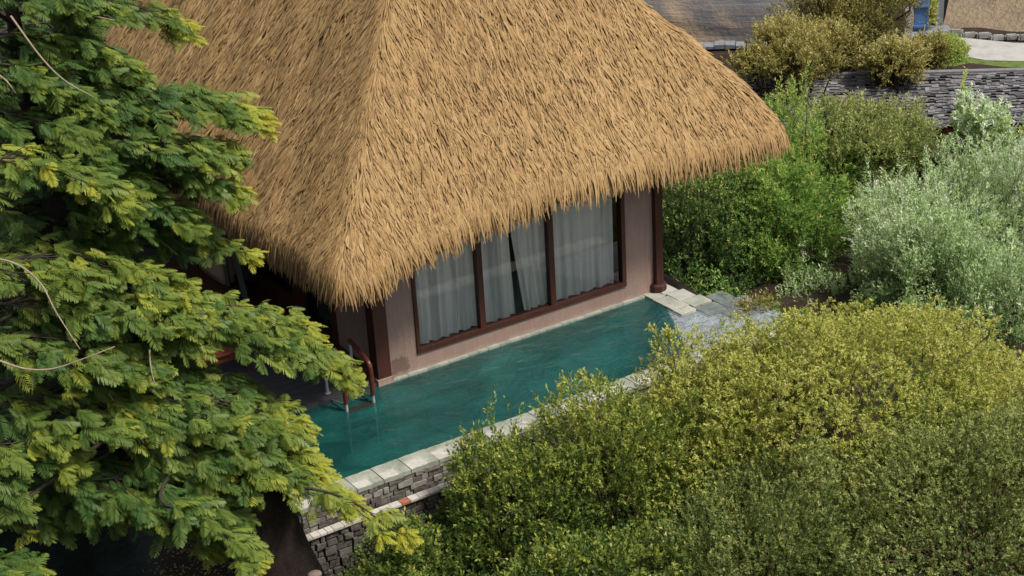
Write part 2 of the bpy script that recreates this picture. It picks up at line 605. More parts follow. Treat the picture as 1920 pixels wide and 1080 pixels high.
# corner posts
m = MB()
m.box(-.075, .172, -.065, .185, .10, 3.2, bev=.008)
pc = m.build('post', 'dark_wood', villa)
m = MB()
m.box(-.10, .197, -.09, .21, -.02, .10, bev=.01)
m.build('post_base', 'plaster', pc)
m = MB()
m.box(5.575, 5.735, -.10, .06, .16, 3.2, bev=.012)
pr = m.build('post', 'dark_wood', villa, smooth=False)
m = MB()
m.tube([(5.655, -.02, z) for z in (.05, .07, .15, .17, .185)], [.150, .165, .165, .15, .11], 8)
m.build('post_base', 'dark_wood', pr)

# front window
win = MB()
X0, X1, Z0, Z1 = .70, 4.965, .31, 2.62
win.box(X0, X1, -.035, .10, Z0, Z0 + .085, bev=.006)
win.box(X0, X1, -.035, .10, Z1 - .085, Z1, bev=.006)
win.box(X0, X0 + .065, -.033, .10, Z0 + .085, Z1 - .085, bev=.006)
win.box(X1 - .085, X1, -.033, .10, Z0 + .085, Z1 - .085, bev=.006)
win_o = win.build('window', 'dark_wood', villa)
for xa in (1.985, 3.415):
    boxo('mullion', (xa - .055, xa + .055, -.028, .09, Z0 + .085, Z1 - .085), 'dark_wood', win_o, bev=.006)
for a, b in ((X0 + .065, 1.93), (2.04, 3.36), (3.47, X1 - .085)):
    mp = MB()
    mp.quad_mesh([(a, .03, Z0 + .085), (b, .03, Z0 + .085), (b, .03, Z1 - .085), (a, .03, Z1 - .085)], [(0, 1, 2, 3)])
    mp.build('pane', 'window_glass', win_o)


def curtain(x0t, x1t, x0b, x1b, label, y=.085, z0=.40, z1=2.66, folds=7, seed=0, mat='sheer', axis='x', amp=.027,
            name='sheer_curtain', group='sheer curtains in the long pool window', cat='curtain'):
    g = random.Random(seed)
    nu, nv = folds * 22, 18
    ph = [g.uniform(0, 6.28) for _ in range(4)]
    V = []
    for j in range(nv + 1):
        t = j / nv                       # 0 top, 1 bottom
        z = z1 + (z0 - z1) * t
        for i in range(nu + 1):
            u = i / nu
            w = u + .035 * math.sin(u * 9 + ph[0]) + .02 * math.sin(u * 17 + ph[3])
            e = t ** 1.3
            x = (x0t + (x0b - x0t) * e) * (1 - w) + (x1t + (x1b - x1t) * e) * w
            s = math.sin(w * folds * 6.28 + ph[1] + .35 * math.sin(t * 3 + u * 8))
            yy = y + amp * (s + .45 * math.sin(w * folds * 11.3 + ph[2])) * (.55 + .6 * t)
            V.append((x, yy, z) if axis == 'x' else (yy, x, z))
    F = [(j * (nu + 1) + i, j * (nu + 1) + i + 1, (j + 1) * (nu + 1) + i + 1, (j + 1) * (nu + 1) + i) for j in range(nv) for i in range(nu)]
    o = raw(name, V, F, mat, smooth=True)
    return tag(o, label, cat, group)


curtain(.76, 1.42, .74, 1.38, 'sheer white curtain by the corner post end of the pool window, hanging full width', folds=3, seed=1)
curtain(1.36, 2.02, 1.33, 2.02, 'sheer white curtain with two pale folds, meeting the first mullion of the pool window', y=.115, folds=3, seed=2)
curtain(2.0, 2.62, 1.98, 2.70, 'sheer white curtain in the middle pane, hanging straight beside the dark gap', folds=3, seed=3)
curtain(2.60, 3.46, 2.86, 3.50, 'sheer white curtain in the middle pane, pulled aside below the dark gap', y=.10, folds=4, seed=4)
curtain(3.44, 4.78, 3.46, 4.74, 'wide sheer white curtain in the pane nearest the post with the wide foot', folds=5, seed=5)

# side doors on the deck: frames, glass and low panels
door = MB()
for b in ((-.03, .14, 1.42, 1.56, .06, 2.5), (-.032, .14, 2.62, 3.0, .06, 2.5), (-.031, .14, 4.62, 4.84, .06, 2.5),
          (-.028, .13, 1.56, 2.62, .06, .26), (-.029, .13, 3.0, 4.62, .06, .50), (-.027, .13, 1.56, 4.62, 2.36, 2.5)):
    door.box(*b, bev=.006)
door_o = door.build('sliding_door', 'dark_wood', villa)
for y0, y1, z0 in ((1.56, 2.62, .26), (3.0, 4.62, .5)):
    mp = MB()
    mp.quad_mesh([(.05, y1, z0), (.05, y0, z0), (.05, y0, 2.36), (.05, y1, 2.36)], [(0, 1, 2, 3)])
    mp.build('pane', 'window_glass', door_o)
boxo('door_step', (-.30, -.04, .25, 5.4, .06, .19), 'red_wood', villa, bev=.012)
curtain(1.6, 2.6, 1.6, 2.6, 'dark green curtain behind the deck door pane nearest the corner post', y=.26, z0=.22, z1=2.45, folds=6, seed=7, mat='fabric_dark',
        axis='y', name='door_curtain', group='dark curtains behind the deck doors')
curtain(3.1, 4.5, 3.1, 4.1, 'dark green curtain swept aside behind the farther deck door', y=.27, z0=.3, z1=2.45, folds=7, seed=8, mat='fabric_dark',
        axis='y', name='door_curtain', group='dark curtains behind the deck doors')

# ------------------------------------------------------------------ thatch roof
EZ = 2.56


def roof_h(X, Y):
    zl = EZ + 1.27 * (X + 1.2)
    zf = EZ + 1.35 * (Y + 1.20) + .20 * smoothstep(.2, 3.6, X)
    zr = EZ + .95 * (8.75 - X)
    zs = EZ + 3.2 * (8.28 - X)
    zb = EZ + 1.35 * (12.6 - Y)
    a = 6.5 - 4.9 * smoothstep(3.0, 7.5, X)
    S = np.exp(-a * (zl - 6)) + np.exp(-a * (zf - 6)) + np.exp(-a * (zr - 6)) + np.exp(-a * (zb - 6)) + np.exp(-a * (zs - 6))
    z = 6 - np.log(S) / a
    return z + .045 * np.sin(X * 1.9 + Y * .7) * np.sin(Y * 1.6 + 1) + .02 * np.sin(X * 5.1 - Y * 4.3)


def eave_z(X, Y):
    # the thatch is trimmed higher along the middle of the pool side; its unseen far end is cut away so the pool reflects sky
    return (EZ + np.interp(X, (-.6, .2, 1.5, 2.8, 4.3, 5.0, 6.5, 8.0), (0, .2, .33, .48, .44, .40, .34, .26))
            + .95 * smoothstep(.1, 1.3, Y) * smoothstep(5.6, 7.0, X))


def roof_grad(X, Y):
    e = .02
    return (roof_h(X + e, Y) - roof_h(X - e, Y)) / (2 * e), (roof_h(X, Y + e) - roof_h(X, Y - e)) / (2 * e)


def build_roof():
    # the packed body of the roof
    xs, ys = np.arange(-1.3, 9.3, .1), np.arange(-1.6, 13.0, .1)
    X, Y = np.meshgrid(xs, ys, indexing='ij')
    H = roof_h(X, Y)
    keep = H > eave_z(X, Y) - .02
    idx = -np.ones(X.shape, int)
    cell = keep[:-1, :-1] & keep[1:, :-1] & keep[1:, 1:] & keep[:-1, 1:]
    used = np.zeros_like(keep)
    for a, b in ((0, 0), (1, 0), (1, 1), (0, 1)):
        used[a:a + cell.shape[0], b:b + cell.shape[1]] |= cell
    idx[used] = np.arange(used.sum())
    top = np.stack([X[used], Y[used], H[used] - .05], -1)
    bot = np.stack([X[used], Y[used], H[used] - .33], -1)
    n = len(top)
    ci, cj = np.nonzero(cell)
    Q = np.stack([idx[ci, cj], idx[ci + 1, cj], idx[ci + 1, cj + 1], idx[ci, cj + 1]], -1)
    F = [Q, Q[:, ::-1] + n]
    # rim
    edges = {}
    for q in Q:
        for a, b in zip(q, np.roll(q, -1)):
            if (b, a) in edges:
                del edges[(b, a)]
            else:
                edges[(a, b)] = 1
    rim = np.array([(b, a, a + n, b + n) for a, b in edges])
    roof = raw('roof', np.concatenate([top, bot]), np.concatenate([F[0], F[1], rim]), 'thatch_under', villa)

    # strands
    def strands(name, X, Y, depth, length, width, loosen, droop, label=None):
        n = len(X)
        K = 5
        pos = np.stack([X, Y, roof_h(X, Y) + depth], -1)
        yaw = RG.normal(0, .17, n)
        yaw2 = RG.normal(0, .22, n)
        ph = RG.uniform(0, 6.28, n)
        lift0 = RG.uniform(-.03, .032, n)
        lift1 = np.abs(RG.normal(0, .035, n)) + .010
        step = length / (K - 1)
        pts = []
        free = np.zeros(n)
        d = None
        for k in range(K):
            s = k / (K - 1)
            hx = roof_h(pos[:, 0], pos[:, 1])
            gx, gy = roof_grad(pos[:, 0], pos[:, 1])
            g2 = np.sqrt(gx * gx + gy * gy) + 1e-6
            dn = np.stack([-gx / g2, -gy / g2, -g2], -1) / np.sqrt(1 + g2 * g2)[:, None]
            up = np.stack([-gx, -gy, np.ones(n)], -1)
            up = nrm(up)
            side = np.cross(dn, up)
            y = yaw + yaw2 * np.sin(s * 4 + ph)
            dirn = dn * np.cos(y)[:, None] + side * np.sin(y)[:, None]
            out = np.clip((eave_z(pos[:, 0], pos[:, 1]) + .06 - hx) / .10, 0, 1)
            free = np.maximum(free, out)
            fr = (free * droop)[:, None]
            if d is not None:
                dirn = nrm(dirn * (1 - fr) + (d * .55 + np.array((0, 0, -.55)) + side * (yaw * .5)[:, None]) * fr)
            onsurf = pos.copy()
            target = hx + depth + (lift0 + lift1 * s)
            wgt = (1 - free)
            onsurf[:, 2] = pos[:, 2] * (1 - wgt) + target * wgt
            pts.append((onsurf, dirn, up))
            pos = onsurf + dirn * step[:, None]
            d = dirn
        prof = np.array([.75, 1.0, .95, .8, .25])
        V = []
        for k in range(K):
            c, dirn, up = pts[k]
            sd = nrm(np.cross(dirn, up))
            w = (width * prof[k])[:, None]
            ridge = nrm(np.cross(sd, dirn))
            V += [c - sd * w * .5, c + ridge * w * .42, c + sd * w * .5]
        V = np.stack(V, 1)               # n, 3K, 3
        base = (np.arange(n) * 3 * K)[:, None, None]
        q = []
        for k in range(K - 1):
            a = k * 3
            q += [(a, a + 1, a + 4, a + 3), (a + 1, a + 2, a + 5, a + 4)]
        F = (np.array(q)[None] + base).reshape(-1, 4)
        patch = Lumps(1.5, 21)(np.stack([X, Y, X * 0], -1))
        t = np.clip(RG.normal(.58, .21, n) + .07 * patch - .22 * (RG.random(n) < .07), 0, 1)
        T = np.repeat(t[:, None], 3 * K, 1)
        return raw(name, V.reshape(-1, 3), F, 'thatch', roof, tint=T.reshape(-1))

    def sample(n, x0, x1, y0, y1, cond):
        X, Y = RG.uniform(x0, x1, n * 3), RG.uniform(y0, y1, n * 3)
        ok = cond(X, Y)
        return X[ok][:n], Y[ok][:n]

    zone = lambda X, Y: (roof_h(X, Y) > eave_z(X, Y)) & (roof_h(X, Y) < 7.2)
    # dense on the two faces the pool side shows
    A = [sample(23000, -1.1, 8.9, -1.4, 2.6, lambda X, Y: zone(X, Y) & (Y < X + .6)),
         sample(20500, -1.1, 3.0, -1.4, 12.4, lambda X, Y: zone(X, Y) & (Y > X - .6) & (Y < 12.6)),
         sample(6000, 4.0, 9.0, .2, 12.4, lambda X, Y: zone(X, Y) & (Y > 10 - X))]
    X = np.concatenate([a[0] for a in A])
    Y = np.concatenate([a[1] for a in A])
    n = len(X)
    strands('thatch', X, Y, np.zeros(n), RG.uniform(.30, .62, n), RG.uniform(.020, .038, n), 1, .8)
    # eave fringe in layers
    FX, FY, FD = [], [], []
    for lo, hi, dep, cnt in ((.0, .34, .0, 8200), (-.02, .2, -.10, 6200), (-.02, .2, -.2, 4800)):
        cx, cy = RG.uniform(-1.2, 9.1, cnt * 60), RG.uniform(-1.6, 12.4, cnt * 60)
        h = roof_h(cx, cy) - eave_z(cx, cy)
        ok = (h > lo) & (h < hi)
        near = (cy < 0) | (cx < .5)
        ok &= near | (RG.random(len(cx)) < .3)
        FX.append(cx[ok][:cnt])
        FY.append(cy[ok][:cnt])
        FD.append(np.full(len(FX[-1]), dep))
    X, Y, D = np.concatenate(FX), np.concatenate(FY), np.concatenate(FD)
    n = len(X)
    strands('eave_fringe', X, Y, D, RG.uniform(.20, .38, n), RG.uniform(.019, .034, n), 1, .9)


build_roof()

# ------------------------------------------------------------------ pool
pool = empty('swimming_pool', (1.5, -1.2, -1.3), 'long narrow pool lined with green stone along the villa wall', 'pool')
PX0, PX1, PY = -2.45, 5.33, -2.36
m = MB()
ZB = -1.25
# basin walls and floor (inner faces)
m.box(PX0, 6.4, PY, .0, ZB - .1, ZB)
m.box(PX0 - .12, PX0, PY - .12, .0, ZB, -.035)
m.box(PX0, 6.4, PY - .12, PY, ZB, -.035)
m.box(PX0, 5.34, -.005, .02, ZB, -.035)
m.box(PX1, PX1 + .12, -1.06, -.005, ZB, -.035)
m.box(6.4, 6.5, PY, -1.12, ZB, -.06)
m.build('basin', 'pool_tile', pool)
# coping along the outer edge, slab by slab
x = PX0 - .42
while x < 6.2:
    w = rnd.uniform(.43, .50)
    mm = MB()
    zt = .014 + rnd.uniform(-.005, .005)
    nx, ny = 6, 5
    V, T = [], []
    for j in range(ny + 1):
        for i in range(nx + 1):
            u, v = i / nx, j / ny
            V.append((x + .006 + (w - .012) * u, PY - .42 + .415 * v, zt + .003 * math.sin(i * 2 + j)))
    F = [(j * (nx + 1) + i, j * (nx + 1) + i + 1, (j + 1) * (nx + 1) + i + 1, (j + 1) * (nx + 1) + i) for j in range(ny) for i in range(nx)]
    b = len(mm.v)
    mm.quad_mesh(V, F)
    # worn pale field, greener towards two edges
    wv, wu = rnd.uniform(.62, .82), rnd.uniform(.66, .9)
    for q in range(len(V)):
        i, j = q % (nx + 1), q // (nx + 1)
        u, v = i / nx, j / ny
        d = min((wu - u) / .18, (wv - v) / .2)
        mm.t[q] = .30 + .46 * max(0, min(1, d))
    x0, x1, y0, y1 = x + .006, x + w - .006, PY - .42, PY - .005
    mm.box(x0, x1, y0, y1, -.05, zt - .004, t=.35)
    mm.build('coping_slab', 'coping', pool)
    x += w
# left end, wall foot and far end coping
for k in range(5):
    y0 = PY + .01 + k * .46
    boxo('coping_slab', (PX0 - .42, PX0 - .004, y0, y0 + .45, -.05, .015), 'coping', pool, bev=.006, t=.55)
x = .10
strip = MB()
while x < 5.30:
    w = rnd.uniform(.14, .24)
    strip.box(x, min(x + w - .004, 5.32), -.075, -.002, -.04, .022 + rnd.uniform(-.004, .006), t=rnd.uniform(.25, .6), bev=.004)
    x += w
strip.build('wall_foot_tiles', 'coping', pool)
for (a, b, c, d, z, t) in ((5.335, 5.60, -.30, .10, .030, .58), (5.605, 5.95, -.24, .20, .034, .66), (5.335, 5.66, -.60, -.305, .026, .5),
                           (5.665, 6.05, -.62, -.245, .028, .62), (5.335, 5.70, -.86, -.605, .024, .55), (5.705, 6.12, -.96, -.625, .022, .5),
                           (5.335, 5.68, -1.08, -.865, .020, .64)):
    mm = MB()
    mm.box(a, b - .006, c, d - .006, -.05, z, t=t, bev=.008, jit=.004)
    mm.build('coping_slab', 'coping', pool)
for (a, b, c, d, z) in ((5.70, 6.16, -1.40, -.97, -.004), (6.165, 6.56, -1.30, -.7, -.002), (5.95, 6.42, -1.85, -1.41, -.006), (6.43, 6.7, -1.9, -1.31, -.004)):
    mm = MB()
    mm.box(a, b - .008, c, d - .008, -.06, z, t=.4, bev=.008, jit=.003)
    mm.build('wet_slab', 'wet_stone', pool)
mm = MB()
mm.quad_mesh([(5.34, -1.10, -.075), (6.30, -1.10, -.075), (5.98, .20, -.075), (5.34, .20, -.075)], [(0, 1, 2, 3)])
mm.t = [.30] * 4
mm.build('coping_bed', 'coping', pool)
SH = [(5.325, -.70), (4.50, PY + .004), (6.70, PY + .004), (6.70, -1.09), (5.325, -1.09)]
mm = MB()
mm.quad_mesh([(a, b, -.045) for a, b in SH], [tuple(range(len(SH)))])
mm.build('sky_glint_sheet', 'sky_glint_paint', pool)  # added pale sheet under the surface, standing in for reflected sky
# water sheet (flush with the stone, spilling over the far end)
m = MB()
z = -.012
nx, ny = 2, 2
m.quad_mesh([(PX0, PY, z), (4.50, PY, z), (PX1, -.70, z), (PX1, -.08, z), (PX0, -.08, z)], [tuple(range(5))])
m.quad_mesh([(PX0, -.08, z), (.09, -.08, z), (.09, -.01, z), (PX0, -.01, z)], [(0, 1, 2, 3)])
tag(m.build('pool_water', 'pool_water'), kind='structure')
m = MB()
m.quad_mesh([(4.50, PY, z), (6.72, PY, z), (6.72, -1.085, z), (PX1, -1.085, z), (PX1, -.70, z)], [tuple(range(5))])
tag(m.build('sky_glint_water', 'sky_glint_water'), kind='structure')  # pale body colour imitates sky mirrored in the water


def stone_face(mb, x0, x1, z0, z1, y, depth=.12, rows=.085, lens=(.10, .30), tints=(.1, .95), gap=.012, prot=.03):
    z = z1
    while z > z0 + .02:
        h = min(rnd.uniform(.7, 1.25) * rows, z - z0)
        x = x0 - rnd.uniform(0, .1)
        while x < x1:
            w = rnd.uniform(*lens)
            p = rnd.uniform(0, prot)
            a, b = max(x, x0), min(x + w - gap, x1)
            if b - a > .03:
                mb.box(a, b, y - p, y + depth, z - h + gap * .7, z, t=rnd.uniform(*tints), jit=.009, bev=.008)
            x += w
        z -= h


# outer pool wall of stacked grey stone
m = MB()
stone_face(m, PX0 - .40, 6.3, -.75, -.052, PY - .40, tints=(.25, 1.0))
m.build('stone_wall', 'wall_stone', pool)
boxo('wall_core', (PX0 - .38, 6.4, PY - .30, PY - .125, -2.2, -.052), 'dark_seam', pool)
m = MB()
for k in range(12):
    zz = -.06 - .085 * (k % 6)
    m.box(PX0 - .43, PX0 - .30, PY - .38 + (k // 6) * .9, PY + .48 + (k // 6) * .9, zz - .078, zz, t=rnd.uniform(.3, .9), jit=.008, bev=.008)
m.build('stone_wall', 'wall_stone', pool)

# ------------------------------------------------------------------ low wall in front of the gutter
low = empty('low_wall', (1.0, -3.0, -2.2), 'low dry stone wall capped with pale tiles, running outside the pool', 'wall')
m = MB()
stone_face(m, -3.15, 4.5, -1.5, -.345, -3.0, depth=.07, rows=.115, lens=(.07, .27), tints=(.0, .72), gap=.02, prot=.05)
m.build('stone_face', 'wall_stone', low)
boxo('wall_core', (-3.14, 4.5, -2.985, -2.93, -2.25, -.345), 'dark_seam', low)
boxo('gutter_floor', (-3.1, 4.5, -2.925, -2.79, -.9, -.70), 'dark_seam', low)
x = -3.16
kk = 0
while x < 2.2:
    w = rnd.uniform(.10, .19)
    kk += 1
    tt = .0 if 1.44 > -(x + w / 2) > 1.30 else rnd.uniform(.45, 1)
    boxo('cap_tile', (x, x + w - .006, -3.06, -2.925, -.34, -.30 + rnd.uniform(-.004, .004)), 'cap_stone', low, bev=.005, t=tt)
    x += w

# ------------------------------------------------------------------ deck, ladder and veranda things
deck = empty('timber_deck', (-1.5, 1.0, 0), 'dark grey plank deck at the shaded end of the pool', 'deck')
m = MB()
y = .0
while y < 4.4:
    m.box(-3.2, -.04 + rnd.uniform(-.004, .0), y + .004, y + .136, .012, .05 + rnd.uniform(-.003, .003), bev=.005)
    y += .14
m.build('planks', 'deck_wood', deck)
boxo('edge_board', (-3.2, -.10, -.055, -.004, -.14, .045), 'deck_wood', deck, bev=.006)
boxo('joist', (-3.2, -.1, .0, 4.4, -.5, .0), 'dark_seam', deck)

ladder = empty('pool_ladder', (-.65, -.35, 0), 'red wooden handrail ladder with steel ends standing in the pool by the deck', 'ladder')


def rail(xo):
    yf, yb = -.50, .17
    pts = smooth_path([(xo, yf, .13), (xo, yf, .35), (xo, yf + .005, .56), (xo, yf + .025, .635), (xo, yf + .08, .685), (xo, yf + .30, .765), (xo, yb - .02, .84)], 6)
    m = MB()
    m.tube(pts, .040, 10)
    r = m.build('handrail', 'red_wood', ladder, smooth=False)
    m = MB()
    m.tube([(xo, yf, .132), (xo, yf - .005, -.1), (xo, yf - .005, -.75)], .024, 8)
    m.build('steel_leg', 'steel', r)
    m = MB()
    m.tube([(xo, yb - .03, .80), (xo, yb - .03, .068), (xo, yb - .03, .066), (xo, yb - .03, .05)], [.024, .024, .05, .05], 10)
    m.build('steel_leg', 'steel', r)
    m = MB()
    m.tube([(xo, yf, .09), (xo - .03, -.06, .03)], .014, 6)
    m.build('wall_bracket', 'stem_bark', r)


rail(-.90)
rail(-.42)
for z, y in ((-.03, -.50), (-.30, -.49), (-.58, -.48)):
    boxo('tread', (-.88, -.44, y - .07, y + .07, z - .02, z + .02), 'dark_seam', ladder, bev=.006)

# veranda: daybed cushion, drapes and a red bench seen through the leaves
db = empty('veranda_daybed', (-.9, 5.1, .05), 'low dark daybed on the shaded veranda', 'daybed')
boxo('seat', (-1.35, -.35, 4.2, 6.2, .32, .46), 'dark_wood', db, bev=.01)
for sx in (-1.33, -.43):
    for sy in (4.22, 6.12):
        boxo('leg', (sx, sx + .06, sy, sy + .06, .05, .315), 'dark_wood', db)
bm = bmesh.new()
bmesh.ops.create_cube(bm, size=1)
bmesh.ops.subdivide_edges(bm, edges=bm.edges[:], cuts=5, use_grid_fill=True)
for v in bm.verts:
    p = v.co * 2
    q = 1 - .22 * (p.y ** 4 + p.z ** 4)
    v.co = Vector((-.62 + p.x * .13 * q * (1.1 - .3 * p.z), 4.95 + p.y * .55, .98 + p.z * .50))
m = MB()
m.add_bm(bm)
tag(m.build('back_cushion', 'fabric_tan', smooth=True), 'large tan cushion standing upright on the veranda daybed', 'cushion')


def drape(pts, wid, label):
    g = random.Random(len(label))
    path = smooth_path(pts, 6)
    V, n = [], 14
    for i, p in enumerate(path):
        w = wid[0] + (wid[1] - wid[0]) * i / (len(path) - 1)
        for k in range(n + 1):
            u = k / n - .5
            V.append((p[0] + .03 * math.sin(k * 1.9), p[1] + u * w, p[2]))
    F = [(i * (n + 1) + k, i * (n + 1) + k + 1, (i + 1) * (n + 1) + k + 1, (i + 1) * (n + 1) + k) for i in range(len(path) - 1) for k in range(n)]
    tag(raw('veranda_drape', V, F, 'fabric_dark', smooth=True), label, 'drape', 'drapes tied back on the veranda')


drape([(-.62, 4.0, 2.6), (-.62, 4.05, 1.6), (-.62, 3.75, .5), (-.62, 3.7, .08)], (.30, .26), 'dark drape swept towards the deck doors on the veranda')
drape([(-.66, 4.5, 2.6), (-.66, 4.45, 1.5), (-.66, 4.4, .6), (-.66, 4.4, .08)], (.28, .22), 'dark drape hanging straight beside the tan cushion')

bench = empty('red_bench', (-1.9, 2.0, .05), 'red wooden bench on the plank deck behind the leaves', 'bench')
boxo('seat', (-2.5, -1.45, 1.75, 2.15, .42, .46), 'red_wood', bench, bev=.008)
boxo('apron', (-2.45, -1.5, 1.79, 1.81, .30, .418), 'red_wood', bench)
for sx in (-2.47, -1.54):
    for sy in (1.78, 2.06):
        boxo('leg', (sx, sx + .06, sy, sy + .06, .052, .418), 'red_wood', bench)

# ------------------------------------------------------------------ foliage builders
def leaf_quads(base, axis, nrml, ln, wd, tint, fold=0.0):
    """diamond leaves: base point, long axis, normal, length, width"""
    sd = nrm(np.cross(axis, nrml))
    mid = base + axis * (ln * .45)[:, None]
    a = base
    b = mid + sd * (wd * .5)[:, None] + nrml * (fold * wd)[:, None]
    c = base + axis * ln[:, None] - nrml * (ln * .10)[:, None]
    d = mid - sd * (wd * .5)[:, None] + nrml * (fold * wd)[:, None]
    V = np.stack([a, b, c, d], 1).reshape(-1, 3)
    F = np.arange(len(V)).reshape(-1, 4)
    return V, F, np.repeat(tint, 4)


def sprigs(P, D, m, length, ll, lw, tb, tv, spread=.9, rise=.25, seed=1, droop=0.0, tip_bonus=.18):
    """leafy shoots: P start points, D directions, m leaves each"""
    g = np.random.default_rng(seed)
    n = len(P)
    L = length * g.uniform(.6, 1.3, n)
    s = (np.arange(m) + g.random((n, m))) / m
    pos = P[:, None, :] + D[:, None, :] * (L[:, None] * s)[..., None]
    pos[..., 2] -= droop * (L[:, None] * s) ** 2
    r = g.normal(size=(n, m, 3))
    r -= (r * D[:, None, :]).sum(-1, keepdims=True) * D[:, None, :]
    r = nrm(r)
    ax = nrm(r * spread + D[:, None, :] * (.55 + .4 * s)[..., None] + np.array((0, 0, rise)))
    up = nrm(np.array((0, 0, 1.0)) + g.normal(0, .55, (n, m, 3)))
    nn = nrm(np.cross(np.cross(ax, up), ax))
    t = np.clip(tb[:, None] + g.normal(0, tv * 1.3, (n, m)) + tip_bonus * (s - .5), 0, 1)
    lnv = ll * g.uniform(.6, 1.3, (n, m))
    wdv = lw * g.uniform(.7, 1.25, (n, m))
    return leaf_quads(pos.reshape(-1, 3), ax.reshape(-1, 3), nn.reshape(-1, 3), lnv.ravel(), wdv.ravel(), t.ravel(), .12)


def join(parts):
    V, F, T, o = [], [], [], 0
    for v, f, t in parts:
        V.append(v)
        F.append(f + o)
        T.append(t)
        o += len(v)
    return np.concatenate(V), np.concatenate(F), np.concatenate(T)


def dome_points(n, c, r, seed, shell=.35, lump=.16, freq=1.4, low=-.25, gap=-.9, squash=2.4):
    """points through the outer part of a lumpy dome: position, outward direction, local lump value"""
    g = np.random.default_rng(seed)
    d = nrm(g.normal(size=(n * 3, 3)))
    d = d[d[:, 2] > low]
    c, r = np.array(c), np.array(r)
    big, small = Lumps(freq, seed + 1), Lumps(freq * 2.7, seed + 2)
    base = c + d * r
    lv = big(base) * .7 + small(base) * .5
    k = (1 + lump * lv) * (1 - shell * g.random(len(d)) ** 1.5)
    ok = (lv > gap + .3 * g.normal(size=len(d)))
    P = c + d * r * k[:, None]
    out = nrm(d / r)
    return P[ok][:n], out[ok][:n], lv[ok][:n]


def stems(base, targets, r0, mat, parent, name='stems', wob=.12, seed=3, seg=5, paths=()):
    g = random.Random(seed)
    m = MB()
    for t in targets:
        b = np.array(base) + np.array([g.uniform(-.25, .25), g.uniform(-.25, .25), 0])
        t = np.array(t)
        mid = b * .5 + t * .5 + np.array([g.uniform(-wob, wob), g.uniform(-wob, wob), .12 * np.linalg.norm(t - b)])
        path = smooth_path([b, mid, t], 5)
        n = len(path)
        m.tube(path, [r0 * (1 - .85 * i / (n - 1)) for i in range(n)], seg, cap=False)
    for path in paths:
        n = len(path)
        m.tube(path, [max(.004, r0 * (.75 - .6 * i / (n - 1))) for i in range(n)], 4, cap=False)
    return m.build(name, mat, parent, smooth=True)


def shrub(name, c, r, label, cat, mat, n=5000, m=12, length=.22, ll=.055, lw=.024, tint=.5, tv=.16, ttop=.25, seed=1, base_z=-2.3,
          stem_mat='stem_bark', nst=26, stem_r=.03, group=None, extra=None, lump=.16, freq=1.4, shell=.35, gap=-.9, out_w=.8, up_w=.6,
          rise=.25, low=-.25, spread=.9, crown='foliage', trunk='stems', droop=0.0, lumpt=.10, zmin=None, whips=0, whip_len=1.0):
    root = empty(name, (c[0], c[1], base_z), label, cat, group)
    P, O, lv = dome_points(n, c, r, seed, shell, lump, freq, low, gap)
    g = np.random.default_rng(seed + 50)
    if zmin is not None:
        ok = P[:, 2] > zmin
        P, O, lv = P[ok], O[ok], lv[ok]
    D = nrm(O * out_w + np.array((0, 0, up_w)) + g.normal(0, .45, P.shape))
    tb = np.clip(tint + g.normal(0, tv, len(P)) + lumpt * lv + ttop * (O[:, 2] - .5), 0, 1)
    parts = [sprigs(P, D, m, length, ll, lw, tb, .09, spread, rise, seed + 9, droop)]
    if extra is not None:
        parts += extra
    wpaths = []
    if whips:
        top = np.nonzero(O[:, 2] > .15)[0]
        sel = g.choice(top, min(whips, len(top)), replace=False)
        wp, wd = [], []
        for q in sel:
            hgt = g.uniform(.5, 1.15) * whip_len
            lean = nrm(O[q] * .35 + np.array((0, 0, 1.0)) + g.normal(0, .18, 3))
            p0 = P[q] - lean * hgt * .5
            pth = smooth_path([p0, p0 + lean * hgt * .5 + g.normal(0, .04, 3), p0 + lean * hgt + g.normal(0, .08, 3)], 5)
            b0 = np.array((c[0] + g.uniform(-.25, .25), c[1] + g.uniform(-.25, .25), base_z))
            wpaths.append(smooth_path([b0, b0 * .45 + p0 * .55 + np.array((0, 0, .1 * np.linalg.norm(p0 - b0))), p0], 4)[:-1] + pth)
            for e in range(4, len(pth)):
                for _ in range(2):
                    wp.append(pth[e])
                    wd.append(nrm(lean + g.normal(0, .6, 3)))
        parts.append(sprigs(np.array(wp), np.array(wd), 8, length * .8, ll, lw, np.clip(tint + .12 + g.normal(0, tv, len(wp)), 0, 1), .09, spread, rise, seed + 19))
    V, F, T = join(parts)
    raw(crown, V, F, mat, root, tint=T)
    pick = g.choice(len(P), min(nst, len(P)), replace=False)
    stems((c[0], c[1], base_z), [P[i] for i in pick], stem_r, stem_mat, root, trunk, seed=seed, paths=wpaths)
    return root


def shoots(tips, base_fn, n_leaf, ll, lw, tint, seed, length=.5):
    """a few leafy shoots standing proud of a shrub"""
    g = np.random.default_rng(seed)
    P, D = [], []
    for p in tips:
        p = np.array(p)
        for q in range(5):
            off = g.normal(0, .07, 3)
            P.append(p + off - np.array((0, 0, length * .9)))
            D.append(nrm(np.array((0, 0, 1.0)) + g.normal(0, .22, 3)))
    P, D = np.array(P), np.array(D)
    return sprigs(P, D, n_leaf, length, ll, lw, np.full(len(P), tint), .1, .9, .3, seed + 1)


terrain()

